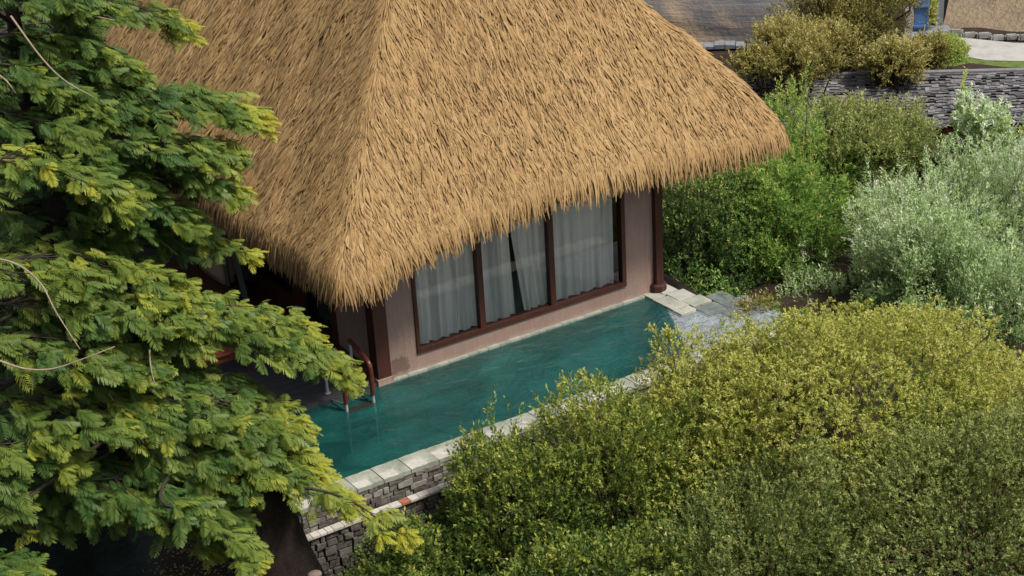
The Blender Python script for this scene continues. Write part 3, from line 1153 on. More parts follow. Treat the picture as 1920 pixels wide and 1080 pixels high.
# ------------------------------------------------------------------ the feathery tree
def feather_leaves(B, D, L, tint, seed, K=12):
    """bipinnate leaves: a drooping rachis with two combs of narrow pinnae"""
    g = np.random.default_rng(seed)
    n = len(B)
    zup = np.array((0, 0, 1.0))
    tilt = g.normal(0, .30, (n, 3))
    U = nrm(zup + tilt)
    U = nrm(U - (U * D).sum(-1, keepdims=True) * D)
    S = np.cross(D, U)
    s = (np.arange(K) + .6) / K
    prof = np.sin(np.pi * (.12 + .80 * s)) ** .8
    dr = g.uniform(.10, .38, n)
    sag = dr[:, None] * (s ** 2)[None] * L[:, None]
    root = B[:, None] + D[:, None] * (L[:, None] * s)[..., None] - zup * sag[..., None]      # n,K,3
    Vs = []
    lp = L[:, None] * .40 * prof[None] * g.uniform(.85, 1.1, (n, K))
    wd = (L / K * .86)[:, None] * np.ones((n, K))
    fold = g.uniform(.05, .5, n)
    for sg in (-1, 1):
        dirn = S[:, None] * sg * .86 + D[:, None] * (.38 + .45 * s)[None, :, None]
        dirn = nrm(dirn - U[:, None] * fold[:, None, None] * .8 + g.normal(0, .07, (n, K, 3)))
        axw = nrm(D[:, None] - (D[:, None] * dirn).sum(-1, keepdims=True) * dirn)
        st = []
        for q, (f, w) in enumerate(((.02, .45), (.55, 1.0), (1.0, .35))):
            c = root + dirn * (lp * f)[..., None] - zup * (lp * f * f * .28)[..., None]
            st += [c - axw * (wd * w * .5)[..., None], c + axw * (wd * w * .5)[..., None]]
        Vs.append(np.stack(st, 2))                                             # n,K,6,3
    V = np.stack(Vs, 2).reshape(-1, 6, 3)
    b = np.arange(len(V))[:, None] * 6
    F = np.concatenate([b + np.array((0, 1, 3, 2)), b + np.array((2, 3, 5, 4))], 0)
    T = np.repeat(np.clip(tint, 0, 1), K * 2 * 6)
    return V.reshape(-1, 3), F, T


SHELVES = [  # start px, tip px, start/tip distance, half width m, base tone, tip tone, density
    ((60, 20), (400, 50), 21.6, 22.8, .55, .40, .95, 1.0),
    ((0, 70), (300, 140), 20.8, 22.2, .75, .36, .50, 1.2),
    ((0, 150), (330, 205), 21.0, 22.6, .8, .34, .70, 1.2),
    ((60, 230), (535, 212), 21.2, 23.2, .75, .33, .95, 1.2),
    ((0, 330), (475, 285), 20.6, 22.6, .75, .33, .60, 1.1),
    ((150, 320), (492, 352), 21.6, 22.8, .6, .33, .90, 1.2),
    ((-60, 300), (285, 375), 19.3, 20.6, .6, .50, .62, 1.1),
    ((60, 440), (425, 430), 22.2, 23.2, .65, .26, .45, 1.0),
    ((180, 480), (518, 476), 22.4, 23.4, .35, .30, 1.0, .7),
    ((-60, 500), (385, 545), 19.6, 21.4, .75, .52, .75, 1.3),
    ((0, 570), (420, 600), 19.8, 21.6, .75, .48, .66, 1.3),
    ((120, 600), (640, 635), 20.8, 22.9, .55, .48, .85, 1.3),
    ((200, 640), (705, 700), 21.0, 23.2, .55, .46, .92, 1.3),
    ((-60, 640), (330, 690), 19.6, 20.8, .7, .42, .55, 1.1),
    ((60, 700), (520, 745), 21.0, 22.4, .75, .36, .50, 1.2),
    ((-40, 760), (330, 790), 19.8, 21.0, .7, .46, .72, 1.2),
    ((160, 770), (610, 800), 20.6, 22.2, .7, .45, .85, 1.3),
    ((200, 830), (650, 880), 20.8, 22.4, .65, .46, .88, 1.3),
    ((-60, 830), (170, 860), 19.4, 20.2, .6, .46, .62, 1.1),
    ((250, 870), (700, 935), 21.0, 22.2, .5, .46, .85, 1.2),
    ((150, 890), (480, 965), 20.6, 21.4, .65, .34, .55, 1.1),
    ((300, 930), (520, 1055), 20.4, 21.0, .42, .42, .90, 1.1),
    ((570, 915), (800, 1008), 21.4, 21.6, .22, .72, 1.0, .75),
    ((60, 880), (330, 950), 20.4, 21.0, .55, .32, .45, 1.0),
    ((-80, 900), (70, 945), 19.2, 19.8, .4, .48, .8, 1.0),
    ((-40, -10), (220, 15), 20.4, 21.4, .7, .34, .45, 1.2),
    ((-60, 215), (240, 270), 20.2, 21.4, .7, .34, .45, 1.2),
    ((-60, 400), (260, 440), 20.8, 22.0, .7, .28, .40, 1.2),
    ((-80, 1040), (100, 1075), 18.6, 19.2, .5, .30, .40, .9),
    ((-40, 880), (260, 955), 20.6, 21.2, .55, .40, .62, 1.0),
    ((180, 920), (450, 1015), 20.9, 21.4, .45, .38, .66, 1.0),
    ((-60, 960), (150, 985), 20.4, 20.8, .35, .36, .55, .9),
    ((-60, 120), (210, 190), 20.2, 21.2, .7, .40, .55, 1.0),
    ((80, 370), (400, 400), 21.2, 22.2, .6, .34, .52, 1.0),
    # deeper layers
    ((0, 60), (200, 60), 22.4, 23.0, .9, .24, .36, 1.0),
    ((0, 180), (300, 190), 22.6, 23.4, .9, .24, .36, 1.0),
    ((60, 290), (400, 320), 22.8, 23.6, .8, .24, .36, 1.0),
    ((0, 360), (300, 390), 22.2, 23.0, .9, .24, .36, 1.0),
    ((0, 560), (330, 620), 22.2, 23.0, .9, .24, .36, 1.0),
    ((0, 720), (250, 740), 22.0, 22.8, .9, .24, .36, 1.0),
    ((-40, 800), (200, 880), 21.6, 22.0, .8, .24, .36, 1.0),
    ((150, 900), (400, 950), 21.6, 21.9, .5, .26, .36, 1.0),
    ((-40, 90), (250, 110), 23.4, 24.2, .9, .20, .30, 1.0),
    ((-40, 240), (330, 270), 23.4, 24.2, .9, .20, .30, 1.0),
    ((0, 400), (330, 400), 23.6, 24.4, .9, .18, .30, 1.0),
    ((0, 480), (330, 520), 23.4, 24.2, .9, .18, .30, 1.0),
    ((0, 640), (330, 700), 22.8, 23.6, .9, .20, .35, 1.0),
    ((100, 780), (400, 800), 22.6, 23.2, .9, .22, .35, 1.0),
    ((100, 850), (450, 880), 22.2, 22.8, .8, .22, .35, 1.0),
]


def feathery_tree():
    g = np.random.default_rng(77)
    trunk_px = [((540, 1135), 22.3, .60), ((535, 1080), 22.25, .50), ((518, 1010), 22.2, .40), ((490, 930), 22.1, .33), ((430, 850), 21.9, .30), ((330, 760), 21.7, .27),
                ((230, 640), 21.5, .24), ((140, 490), 21.3, .20), ((80, 300), 21.3, .16), ((40, 120), 21.4, .12), ((10, -60), 21.6, .07)]
    base = at(*trunk_px[0][0], trunk_px[0][1])
    root = empty('feathery_tree', tuple(base), 'big feathery-leaved tree with drooping layered sprays and bright yellow-green tips', 'tree')
    pts = [at(*p, d) for p, d, r in trunk_px]
    path = smooth_path(pts, 10)
    rr = np.interp(np.arange(len(path)) / 10, np.arange(len(trunk_px)), [r for *_, r in trunk_px])
    m = MB()
    lum = Lumps(9, 2)
    m.tube(path, list(rr), 48)
    for i, v in enumerate(m.v):
        p = np.array(v)
        c = path[min(i // 48, len(path) - 1)]
        q = p * np.array((1, 1, .16))
        m.v[i] = tuple(c + (p - c) * (1 + .055 * lum(q[None])[0] + .035 * lum(q[None] * 2.3)[0]))
    m.build('trunk', 'bark', root, smooth=True)
    path = np.array(path)
    parts = []
    for si, (a, b, da, db_, hw, t0, t1, dens) in enumerate(SHELVES):
        A, Bp = at(*a, da), at(b[0] - 42, b[1] + 4, db_)
        k = np.argmin(((path - A) ** 2).sum(1) + (np.maximum(0, path[:, 2] - A[2] - .1) * 3) ** 2)
        mid = A * .5 + Bp * .5 + np.array((0, 0, .12 * np.linalg.norm(Bp - A)))
        limb = smooth_path([path[k], A, mid, Bp], 7)
        n = len(limb)
        m = MB()
        r0 = .030
        m.tube(limb, [r0 * (1 - .85 * i / (n - 1)) for i in range(n)], 7, cap=False)
        axis = Bp - A
        Ls = np.linalg.norm(axis)
        ax = axis / Ls
        lat = nrm(np.cross(ax, (0, 0, 1.0)))
        vert = np.cross(lat, ax)
        ntw = int(max(7, dens * Ls * hw * 2 / .072 / .56))
        s = g.uniform(.04, 1.0, ntw) ** .85
        s[:3] = (1.0, .97, .93)
        wprof = np.minimum(1, .30 + 1.6 * (1 - s)) * np.minimum(1, .45 + s * 1.6)
        u = g.uniform(-1, 1, ntw)
        u[:3] *= .15
        arch = .12 * Ls * 4 * s * (1 - s) * .9
        P = A + ax * (Ls * s)[:, None] + lat * (u * wprof * hw)[:, None] + vert * (arch - .22 * hw * u ** 2 + g.normal(0, .07, ntw))[:, None]
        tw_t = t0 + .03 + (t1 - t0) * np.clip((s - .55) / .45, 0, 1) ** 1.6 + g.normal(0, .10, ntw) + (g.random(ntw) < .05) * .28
        # twigs from the limb to each rosette
        for q in range(0, ntw, 3):
            j = int(np.clip((s[q] * .75) * 14 + 7, 1, n - 1))
            m.tube([limb[j], limb[j] * .4 + P[q] * .6 + np.array((0, 0, -.03)), P[q]], [.011, .008, .004], 4, cap=False)
        m.build('branch', 'stem_dark', root, smooth=True)
        nl = 6
        yaw = np.linspace(-1.35, 1.35, nl)[None] + g.normal(0, .22, (ntw, nl))
        hd = np.arctan2(ax[1] + lat[1] * u * .5, ax[0] + lat[0] * u * .5)[:, None] + yaw
        pit = g.normal(-.12, .20, (ntw, nl)) - .15 * np.abs(yaw) / 1.35
        D = np.stack([np.cos(hd) * np.cos(pit), np.sin(hd) * np.cos(pit), np.sin(pit)], -1).reshape(-1, 3)
        young = np.repeat(tw_t > .72, nl)
        Ll = g.uniform(.16, .31, ntw * nl) * np.where(young, .72, 1)
        B = np.repeat(P, nl, 0) + g.normal(0, .025, (ntw * nl, 3))
        tt = np.repeat(tw_t, nl) + g.normal(0, .06, ntw * nl)
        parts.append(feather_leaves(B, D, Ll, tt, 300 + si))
    V, F, T = join(parts)
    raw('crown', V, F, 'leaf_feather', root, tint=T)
    # bare pale boughs that show on the near side of the crown
    for pl, d in ((((-30, 480), (30, 495), (75, 530), (105, 585), (150, 655)), 19.0), (((-30, 665), (40, 690), (95, 692), (150, 675), (215, 650)), 19.2),
                  (((20, 30), (75, 105), (120, 150), (175, 182)), 20.0), (((-20, 130), (10, 150), (30, 175)), 20.0), (((95, 12), (150, 25), (215, 38)), 20.9),
                  (((280, 655), (283, 690), (290, 720)), 20.4), (((190, 715), (215, 755)), 20.6), (((63, 690), (60, 740)), 19.6)):
        m = MB()
        pp = smooth_path([at(*p, d) for p in pl], 6)
        m.tube(pp, [(.014) * (1 - .6 * i / len(pp)) for i in range(len(pp))], 7)
        m.build('branch', 'twig_bark', root, smooth=True)


feathery_tree()

# ------------------------------------------------------------------ planting in front of the pool
e1 = [shoots([at(1062, 712, 25.2), at(1030, 745, 25.0), at(1085, 745, 25.3)], None, 18, .068, .026, .72, 5, .6),
      shoots([at(925, 752, 24.4), at(960, 775, 24.5), at(885, 790, 24.2)], None, 18, .068, .026, .70, 6, .5)]
GL = 'shrubs along the low wall'
HK = dict(lump=.19, freq=2.3, shell=.42, lumpt=.13, stem_mat='twig_bark', stem_r=.016, group=GL)
shrub('hedge_shrub', (-.15, -4.25, -1.3), (1.35, 1.05, 2.05), 'tall small-leaved hedge shrub standing where the pool coping disappears behind leaves', 'shrub', 'leaf_hedge', whips=26, whip_len=.6, n=4200, m=12,
      length=.20, ll=.066, lw=.030, tint=.46, tv=.17, ttop=.30, seed=11, gap=-1.0, nst=46, **HK)
shrub('hedge_shrub', (1.45, -4.3, -1.3), (1.5, 1.1, 2.15), 'hedge shrub with upright pale shoots standing over the pool', 'shrub', 'leaf_hedge', whips=26, whip_len=.6, n=4400, m=12,
      length=.20, ll=.062, lw=.027, tint=.52, tv=.16, ttop=.30, seed=16, extra=e1, gap=-1.0, nst=46, **HK)
shrub('hedge_shrub', (-1.95, -4.3, -1.62), (1.05, .85, 1.62), 'low dark green hedge shrub growing against the capped dry stone wall', 'shrub', 'leaf_hedge', whips=26, whip_len=.6, n=2700, m=11,
      length=.19, ll=.070, lw=.034, tint=.40, tv=.17, ttop=.26, seed=21, gap=-.9, nst=30, **HK)
shrub('hedge_shrub', (-.5, -5.9, -1.8), (1.9, 1.2, 1.75), 'dark leafy hedge shrub in front of the tall one, with round fresh leaves', 'shrub', 'leaf_hedge', whips=26, whip_len=.6, n=4300, m=11,
      length=.20, ll=.072, lw=.038, tint=.38, tv=.18, ttop=.26, seed=41, gap=-.9, nst=40, **HK)
shrub('spreading_bush', (4.9, -5.1, -1.4), (3.35, 2.1, 2.95), 'broad yellow-green bush with tiny leaves, domed over the far corner of the pool', 'bush', 'leaf_yellow', whips=70, whip_len=.5, n=21000, m=11,
      length=.10, ll=.046, lw=.025, tint=.56, tv=.15, ttop=.26, seed=51, out_w=.5, up_w=.3, rise=.1, lump=.17, freq=2.0, gap=-1.7, nst=24, shell=.22, stem_r=.02, lumpt=.10, low=-.4)
shrub('spreading_bush', (3.35, -3.85, -1.35), (1.35, .80, 2.15), 'narrow yellow-green bush hiding the pool coping before the wet far end', 'bush', 'leaf_yellow', whips=34, whip_len=.5, n=5200, m=11,
      length=.12, ll=.050, lw=.026, tint=.54, tv=.16, ttop=.26, seed=57, out_w=.5, up_w=.4, rise=.15, lump=.2, freq=2.4, gap=-1.2, nst=24, shell=.35, stem_r=.016, lumpt=.11, low=-.4)
shrub('spreading_bush', (7.9, -6.0, -2.9), (2.7, 2.0, 2.75), 'yellow-green bush running on from the broad dome, away from the pool', 'bush', 'leaf_yellow', n=13500, m=11,
      length=.10, ll=.048, lw=.026, tint=.52, tv=.15, ttop=.26, seed=56, out_w=.5, up_w=.3, rise=.1, lump=.16, freq=1.9, gap=-1.3, nst=24, shell=.28, stem_r=.02, lumpt=.11, low=-.4)
shrub('spreading_bush', (5.6, -7.4, -1.9), (3.0, 1.9, 2.4), 'olive tiny-leaved bush below the broad yellow-green dome', 'bush', 'leaf_olive', whips=60, whip_len=.5, n=13500, m=11, out_w=.5, up_w=.35, rise=.1,
      length=.10, ll=.047, lw=.024, tint=.52, tv=.13, ttop=.28, seed=61, lump=.19, freq=2.1, gap=-1.1, nst=40, shell=.3, stem_r=.02, lumpt=.11)
shrub('spreading_bush', (2.3, -6.5, -1.7), (2.0, 1.4, 2.15), 'grey-olive open bush with bare twigs showing between its leaves', 'bush', 'leaf_olive', n=6600, m=12,
      length=.16, ll=.050, lw=.025, tint=.46, tv=.17, ttop=.28, seed=71, lump=.2, freq=2.3, gap=-.8, nst=70, shell=.4, stem_r=.016, lumpt=.13, stem_mat='stem_bark')

# ------------------------------------------------------------------ planting beyond the pool
shrub('garden_shrub', (9.68, 3.87, -2.48), (1.65, 1.08, 2.34), 'dark green glossy shrub just past the wide-footed corner post of the villa', 'shrub', 'leaf_dark', n=4300, m=12,
      length=.230, ll=.076, lw=.030, tint=.52, tv=.18, ttop=.22, seed=81, lump=.26, freq=2.6, gap=-.6, nst=30, base_z=-5.2, lumpt=.16)
shrub('bamboo_clump', (11.9, 3.82, -2.82), (1.71, 1.42, 2.96), 'bright green bamboo clump just past the eave of the thatch', 'bamboo', 'leaf_green', whips=40, whip_len=1.1, n=5200, m=13,
      length=.236, ll=.090, lw=.024, tint=.52, tv=.15, ttop=.25, seed=91, lump=.26, freq=2.6, gap=-.55, nst=40, base_z=-5.2, droop=.5, trunk='canes', lumpt=.15)
shrub('bamboo_clump', (13.61, 4.84, -3.05), (1.71, 1.42, 3.08), 'light green bamboo clump standing behind the brighter one', 'bamboo', 'leaf_green', whips=40, whip_len=1.1, n=4800, m=13,
      length=.236, ll=.090, lw=.024, tint=.58, tv=.15, ttop=.2, seed=92, lump=.26, freq=2.6, gap=-.5, nst=40, base_z=-5.2, droop=.5, trunk='canes', lumpt=.14)
shrub('silver_shrub', (14.75, 2.11, -3.62), (2.17, 1.6, 2.74), 'tall silvery shrub with thin upright stems, beside the light green bamboo', 'shrub', 'leaf_silver', whips=70, whip_len=1.5, n=5200, m=12,
      length=.234, ll=.082, lw=.024, tint=.50, tv=.19, ttop=.16, seed=101, lump=.34, freq=2.9, gap=-.28, nst=90, shell=.6, base_z=-5.2, stem_r=.022, up_w=1.0, lumpt=.12)
shrub('silver_shrub', (17.38, 2.33, -3.39), (2.17, 1.71, 2.85), 'pale silvery shrub below the eave of the grey shingle roof', 'shrub', 'leaf_silver', whips=70, whip_len=1.5, n=5200, m=12,
      length=.234, ll=.082, lw=.024, tint=.55, tv=.19, ttop=.16, seed=102, lump=.34, freq=2.9, gap=-.28, nst=70, shell=.6, base_z=-5.2, stem_r=.022, up_w=1.0, lumpt=.12)
shrub('silver_shrub', (11.68, 1.65, -3.96), (1.54, 1.25, 1.99), 'small silvery shrub crouched at the foot of the bamboo', 'shrub', 'leaf_silver', whips=70, whip_len=1.5, n=2900, m=12,
      length=.232, ll=.076, lw=.024, tint=.42, tv=.2, ttop=.16, seed=103, lump=.2, freq=2.3, gap=-.6, nst=40, shell=.5, base_z=-5.2, stem_r=.018, up_w=.9, lumpt=.14)
shrub('silver_shrub', (14.75, -0.63, -4.19), (2.39, 1.71, 2.17), 'grey-green shrub with dark bare branches, behind the yellow-green dome', 'shrub', 'leaf_silver', whips=70, whip_len=1.5, n=4400, m=11,
      length=.232, ll=.076, lw=.024, tint=.36, tv=.17, ttop=.16, seed=104, lump=.2, freq=2.2, gap=-.5, nst=80, shell=.5, base_z=-5.2, stem_mat='stem_dark', stem_r=.022, lumpt=.12)
shrub('garden_shrub', (19.09, 4.04, -3.9), (1.71, 1.48, 2.34), 'fresh green shrub beyond the silvery ones, at the edge of the shingle roof', 'shrub', 'leaf_green', whips=40, whip_len=1.1, n=3600, m=12,
      length=.232, ll=.076, lw=.026, tint=.56, tv=.15, ttop=.2, seed=105, lump=.26, freq=2.6, gap=-.5, nst=30, base_z=-5.2)

shrub('silver_shrub', tuple(at(1880, 640, 33.5)), (2.0, 1.6, 1.9), 'low grey-green shrub at the outer edge of the planting, below the tall silvery ones', 'shrub', 'leaf_silver', whips=70, whip_len=1.5, n=4200, m=11,
      length=.24, ll=.076, lw=.024, tint=.34, tv=.18, ttop=.16, seed=141, lump=.34, freq=2.9, gap=-.28, nst=60, shell=.5, base_z=-5.2, stem_mat='stem_dark', stem_r=.022, lumpt=.12)
shrub('silver_shrub', tuple(at(1735, 560, 33.8)), (1.5, 1.3, 1.6), 'half-open silvery shrub between the bamboo and the yellow-green dome', 'shrub', 'leaf_silver', whips=70, whip_len=1.5, n=3400, m=11,
      length=.24, ll=.076, lw=.024, tint=.40, tv=.2, ttop=.16, seed=142, lump=.34, freq=2.9, gap=-.28, nst=60, shell=.5, base_z=-5.2, stem_mat='stem_dark', stem_r=.022, lumpt=.12)
shrub('dry_shrub', tuple(at(1440, 600, 28.9)), (.5, .4, .36), 'small dry reddish-brown shrub at the wet end of the pool', 'shrub', 'leaf_brown', n=420, m=9, length=.2, ll=.06, lw=.024, tint=.45, tv=.2,
      seed=151, base_z=-1.6, nst=26, stem_r=.012, low=-.7, stem_mat='twig_bark', gap=-.3, lump=.3, freq=3)
# small trees in front of and behind the shingle roof
for (px, d, r, lab, mt, tn, sd, gp) in (
        ((1610, 268), 38.6, (1.6, 1.2, .62), 'olive-brown small tree in front of the grey shingle roof', 'leaf_olive', .60, 111, -.6),
        ((1490, 100), 42.2, (1.5, 1.2, .48), 'yellow-brown tree with bare forks, beside the slope of the thatch', 'leaf_brown', .52, 112, -.6),
        ((1605, 30), 45.5, (1.75, 1.4, 1.05), 'dark brown-green tree, the topmost beside the brown rock wall', 'leaf_brown', .26, 113, -.9),
        ((1678, 118), 41.9, (.72, .6, .36), 'small golden-brown tree at the ridge of the shingle roof', 'leaf_brown', .66, 114, -.8),
        ((1738, 104), 44.0, (.42, .4, .26), 'little brown tree by the start of the pale road', 'leaf_brown', .36, 115, -.8)):
    c = at(*px, d)
    gz = -5.0 if d < 43 else -1.3
    shrub('small_tree', tuple(c), r, lab, 'tree', mt, n=int(2600 * r[0] / 1.5), m=11, length=.30, ll=.080, lw=.034, tint=tn, tv=.15, ttop=.18, seed=sd,
          base_z=gz, lump=.42, freq=3.2, gap=gp + .55, shell=.8, low=-.8, nst=26, stem_r=.055, stem_mat='stem_dark', crown='crown', trunk='trunk', whips=30, whip_len=.55)
# green tuft by the road and the sprig on the roof
c = at(1768, 104, 44.5)
shrub('green_tuft', tuple(c), (.5, .5, .42), 'bright green tuft beside the pale road above the shingle roof', 'plant', 'leaf_green', n=900, m=9, length=.2, ll=.08, lw=.03, tint=.72, tv=.1,
      seed=121, base_z=-1.3, nst=6, stem_r=.015)
c = at(1736, 20, 49)
shrub('flowering_plant', tuple(c), (.22, .22, .45), 'small yellow-green plant beside the blue gate', 'plant', 'leaf_yellow', n=240, m=9, length=.16, ll=.09, lw=.045, tint=.75, tv=.15, seed=122,
      base_z=-1.2, nst=5, stem_r=.015, low=-.9)

# understory so no bare soil shows between the plants
g = np.random.default_rng(500)
n = 9000
X, Y = g.uniform(6.5, 22, n), g.uniform(-5, 11, n)
ok = (X * .53 + Y * .85 < 15.5) & ((Y < 3) | (X > 8.5)) & ~((X < 8.6) & (Y > 1.0)) & ~((Y < -2.4) & (X < 6.8))
X, Y = X[ok], Y[ok]
P = np.stack([X, Y, -.5 - 4.7 * smoothstep(6.7, 9.6, X) + g.uniform(.05, .5, len(X))], -1)
V, F, T = sprigs(P, nrm(np.array((0, 0, 1.)) + g.normal(0, .6, P.shape)), 10, .35, .09, .035, np.clip(g.normal(.35, .2, len(P)), 0, 1), .1, seed=501)
tag(raw('undergrowth', V, F, 'leaf_green', tint=T), kind='stuff')

# dark planting behind the villa and beside the deck, seen through the feathery tree
shrub('evergreen_tree', tuple(at(60, 30, 37)), (3.2, 2.6, 3.6), 'dark evergreen tree beyond the far end of the thatched roof', 'tree', 'leaf_dark', n=4200, m=12, length=.35, ll=.13, lw=.06, tint=.35,
      seed=131, base_z=-.5, nst=20, stem_r=.08, low=-.8, crown='crown', trunk='trunk', stem_mat='stem_dark')
shrub('evergreen_shrub', (-6.4, 4.2, .6), (2.6, 2.4, 4.2), 'tall dark evergreen shrub by the pond behind the feathery tree, enlarged to shade the villa side wall', 'shrub', 'leaf_dark', n=3600, m=12, length=.3, ll=.11, lw=.05, tint=.38,  # made this tall to keep sky light off the side wall
      seed=132, base_z=-.5, nst=16, stem_r=.05, stem_mat='stem_dark')
shrub('evergreen_shrub', (-4.0, 9.0, 1.0), (2.6, 2.2, 3.0), 'dark evergreen shrub filling the corner past the veranda', 'shrub', 'leaf_dark', n=3600, m=12, length=.3, ll=.11, lw=.05, tint=.38,
      seed=133, base_z=-.5, nst=16, stem_r=.05, stem_mat='stem_dark')

# taro by the pond
taro = empty('taro_plant', tuple(at(70, 990, 21.6)), 'large-leaved grey-green plant on the dark bank above the pond', 'plant')
g = random.Random(4)
for (px, py, sz, yaw, tilt) in ((62, 925, .30, .4, .5), (85, 955, .26, -.5, .9), (40, 945, .24, 1.4, .7), (100, 905, .2, -1.4, .5), (20, 905, .24, 2.2, .6)):
    c = at(px, py, 21.4)
    m = MB()
    V, T = [tuple((0, 0, .02))], [.5]
    ring = []
    for k in range(20):
        a = 2 * math.pi * k / 20
        r = 1 - .42 * math.exp(-((a - math.pi) / .35) ** 2) + .25 * math.exp(-((min(a, 2 * math.pi - a)) / .4) ** 2)
        ring.append((math.cos(a) * r * sz, math.sin(a) * r * sz * .78, -.10 * sz * r * r * (1 + abs(math.sin(a)))))
    V += ring
    mat4 = Matrix.Translation(Vector(c)) @ Matrix.Rotation(yaw - 2.2, 4, 'Z') @ Matrix.Rotation(tilt, 4, 'Y')
    W = [tuple(mat4 @ Vector(p)) for p in V]
    m.quad_mesh(W, [(0, 1 + k, 1 + (k + 1) % 20) for k in range(20)], t=g.uniform(.4, 1))
    lf = m.build('leaf', 'leaf_big', taro, smooth=True)
    m = MB()
    m.tube(smooth_path([taro.location, Vector(c) * .5 + Vector(taro.location) * .5 + Vector((.03, 0, .06)), Vector(c)], 4), .014, 5)
    m.build('stalk', 'leaf_big', lf, smooth=True)

# pink stone at the foot of the tree
for k, (px, py, s) in enumerate(((590, 1078, .07),)):
    bm = bmesh.new()
    bmesh.ops.create_icosphere(bm, subdivisions=3, radius=s)
    lm = Lumps(9, 40 + k)
    c = at(px, py, 21.9)
    for v in bm.verts:
        q = np.array(v.co)
        v.co = Vector(q * (1 + .18 * lm(q[None])[0]) * np.array((1.2, .9, .7)) + c)
    m = MB()
    m.add_bm(bm)
    tag(m.build('stone', 'pink_stone', smooth=True), 'small pinkish stone at the foot of the feathery tree trunk', 'stone')

# ------------------------------------------------------------------ things far behind
TZ = -1.25
pav = empty('shingled_pavilion', tuple(at(1700, 260, 41.5)), 'low building with a mossy grey wooden shingle roof beyond the garden', 'building')
R0, R1 = at(1390, 146, 43.0), at(2010, 131, 42.2)
E0, E1 = at(1390, 262, 41.0), at(2010, 226, 40.4)
m = MB()
rows, cols = 20, 66
un = nrm(np.cross(R1 - R0, E0 - R0))
un = un if un[2] > 0 else -un
for r in range(rows):
    v0, v1 = r / rows, min(1.02, (r + 1.25) / rows)
    uu = -rnd.uniform(0, 1) / cols
    while uu < 1:
        u0 = uu
        u1 = uu + rnd.uniform(.5, 1.6) / cols
        uu = u1 + .03 / cols
        u0, u1 = max(0, u0), min(1, u1)
        if u1 - u0 < .004:
            continue
        vv = v1 + rnd.uniform(-.022, .022) + .012 * math.sin(u0 * 37 + r)
        P = lambda u, v: (R0 * (1 - u) + R1 * u) * (1 - v) + (E0 * (1 - u) + E1 * u) * v
        lift = .010 + rnd.uniform(0, .028)
        a, b, c2, d = P(u0, v0) + un * .004, P(u1, v0) + un * .004, P(u1, vv) + un * (lift + .02), P(u0, vv) + un * (lift + .02)
        V = [a, b, c2, d, a - un * .02, b - un * .02, c2 - un * .028, d - un * .028]
        m.quad_mesh(V, [(0, 1, 2, 3), (7, 6, 5, 4), (3, 2, 6, 7), (0, 3, 7, 4), (1, 5, 6, 2), (0, 4, 5, 1)], t=min(1, max(0, rnd.gauss(.62, .27))))
rf = m.build('roof', 'shingle', pav)
m = MB()
BK = (R0 - E0) * np.array((1, 1, -1))
m.quad_mesh([R0 - un * .03, R1 - un * .03, R1 + BK, R0 + BK], [(0, 1, 2, 3)])
m.quad_mesh([R0 - un * .04, R1 - un * .04, E1 - un * .04, E0 - un * .04], [(0, 3, 2, 1)])
m.build('roof_deck', 'dark_seam', rf)
m = MB()
m.tube([R0 + un * .03, (R0 + R1) / 2 + un * .03, R1 + un * .03], .06, 8, t=.8)
m.build('ridge_cap', 'shingle', rf)
m = MB()
fw2 = nrm((E0 - R0) * np.array((1, 1, 0)))
for A, B, dn, inn in ((E0, E1, .16, .0),):
    m.quad_mesh([A, B, B - np.array((0, 0, dn)), A - np.array((0, 0, dn))], [(0, 1, 2, 3)])
m.build('fascia', 'dark_wood', pav)
m = MB()
i0, i1 = E0 - fw2 * .7, E1 - fw2 * .7
m.quad_mesh([i0, i1, i1 - np.array((0, 0, 2.2)), i0 - np.array((0, 0, 2.2))], [(0, 1, 2, 3)])
m.build('wall', 'dark_seam', pav)
# sprig on the roof
pts = [at(1812, 196, 40.6), at(1806, 165, 41.0), at(1810, 142, 41.4)]
P = np.array(smooth_path(pts, 9)) + un * .06
V, F, T = sprigs(P, nrm(np.tile(pts[2] - pts[0], (len(P), 1))), 8, .2, .085, .03, np.full(len(P), .85), .08, seed=600)
V2, F2, T2 = sprigs(P[:7] + g.uniform(-.05, .05), nrm(np.tile(pts[2] - pts[0], (7, 1)) + np.random.default_rng(1).normal(0, .5, (7, 3))), 12, .25, .08, .035, np.full(7, .7), .08, seed=601)
V, F, T = join([(V, F, T), (V2, F2, T2)])
tag(raw('roof_sprig', V, F, 'leaf_green', tint=T), 'yellow-green sprig growing up the grey shingle roof', 'plant')
c = at(1840, 232, 39.6)
shrub('pale_shrub', tuple(c - np.array((0, 0, .2))), (.62, .5, .5), 'pale leafy shrub poking up in front of the shingle eave', 'shrub', 'leaf_silver', n=380, m=10, length=.2, ll=.1, lw=.045, tint=.60, seed=610, lump=.4, freq=4, gap=-.2, whips=14, whip_len=.7,
      base_z=-4, nst=8, stem_r=.02, low=-.9)
m = MB()
m.tube(smooth_path([at(1935, 190, 39.8), at(1918, 215, 39.8), at(1900, 243, 39.8), at(1868, 256, 39.6)], 6), .018, 6)
tag(m.build('cable', 'grey_stone', smooth=True), 'thin grey cable hanging at the eave of the shingle roof', 'cable')

# pale road, path and grass strip on the terrace
def flat(name, px, z, mat):
    P = [onz(a, b, z) for a, b in px]
    m = MB()
    m.quad_mesh(P, [tuple(range(len(P)))])
    return tag(m.build(name, mat), kind='structure')


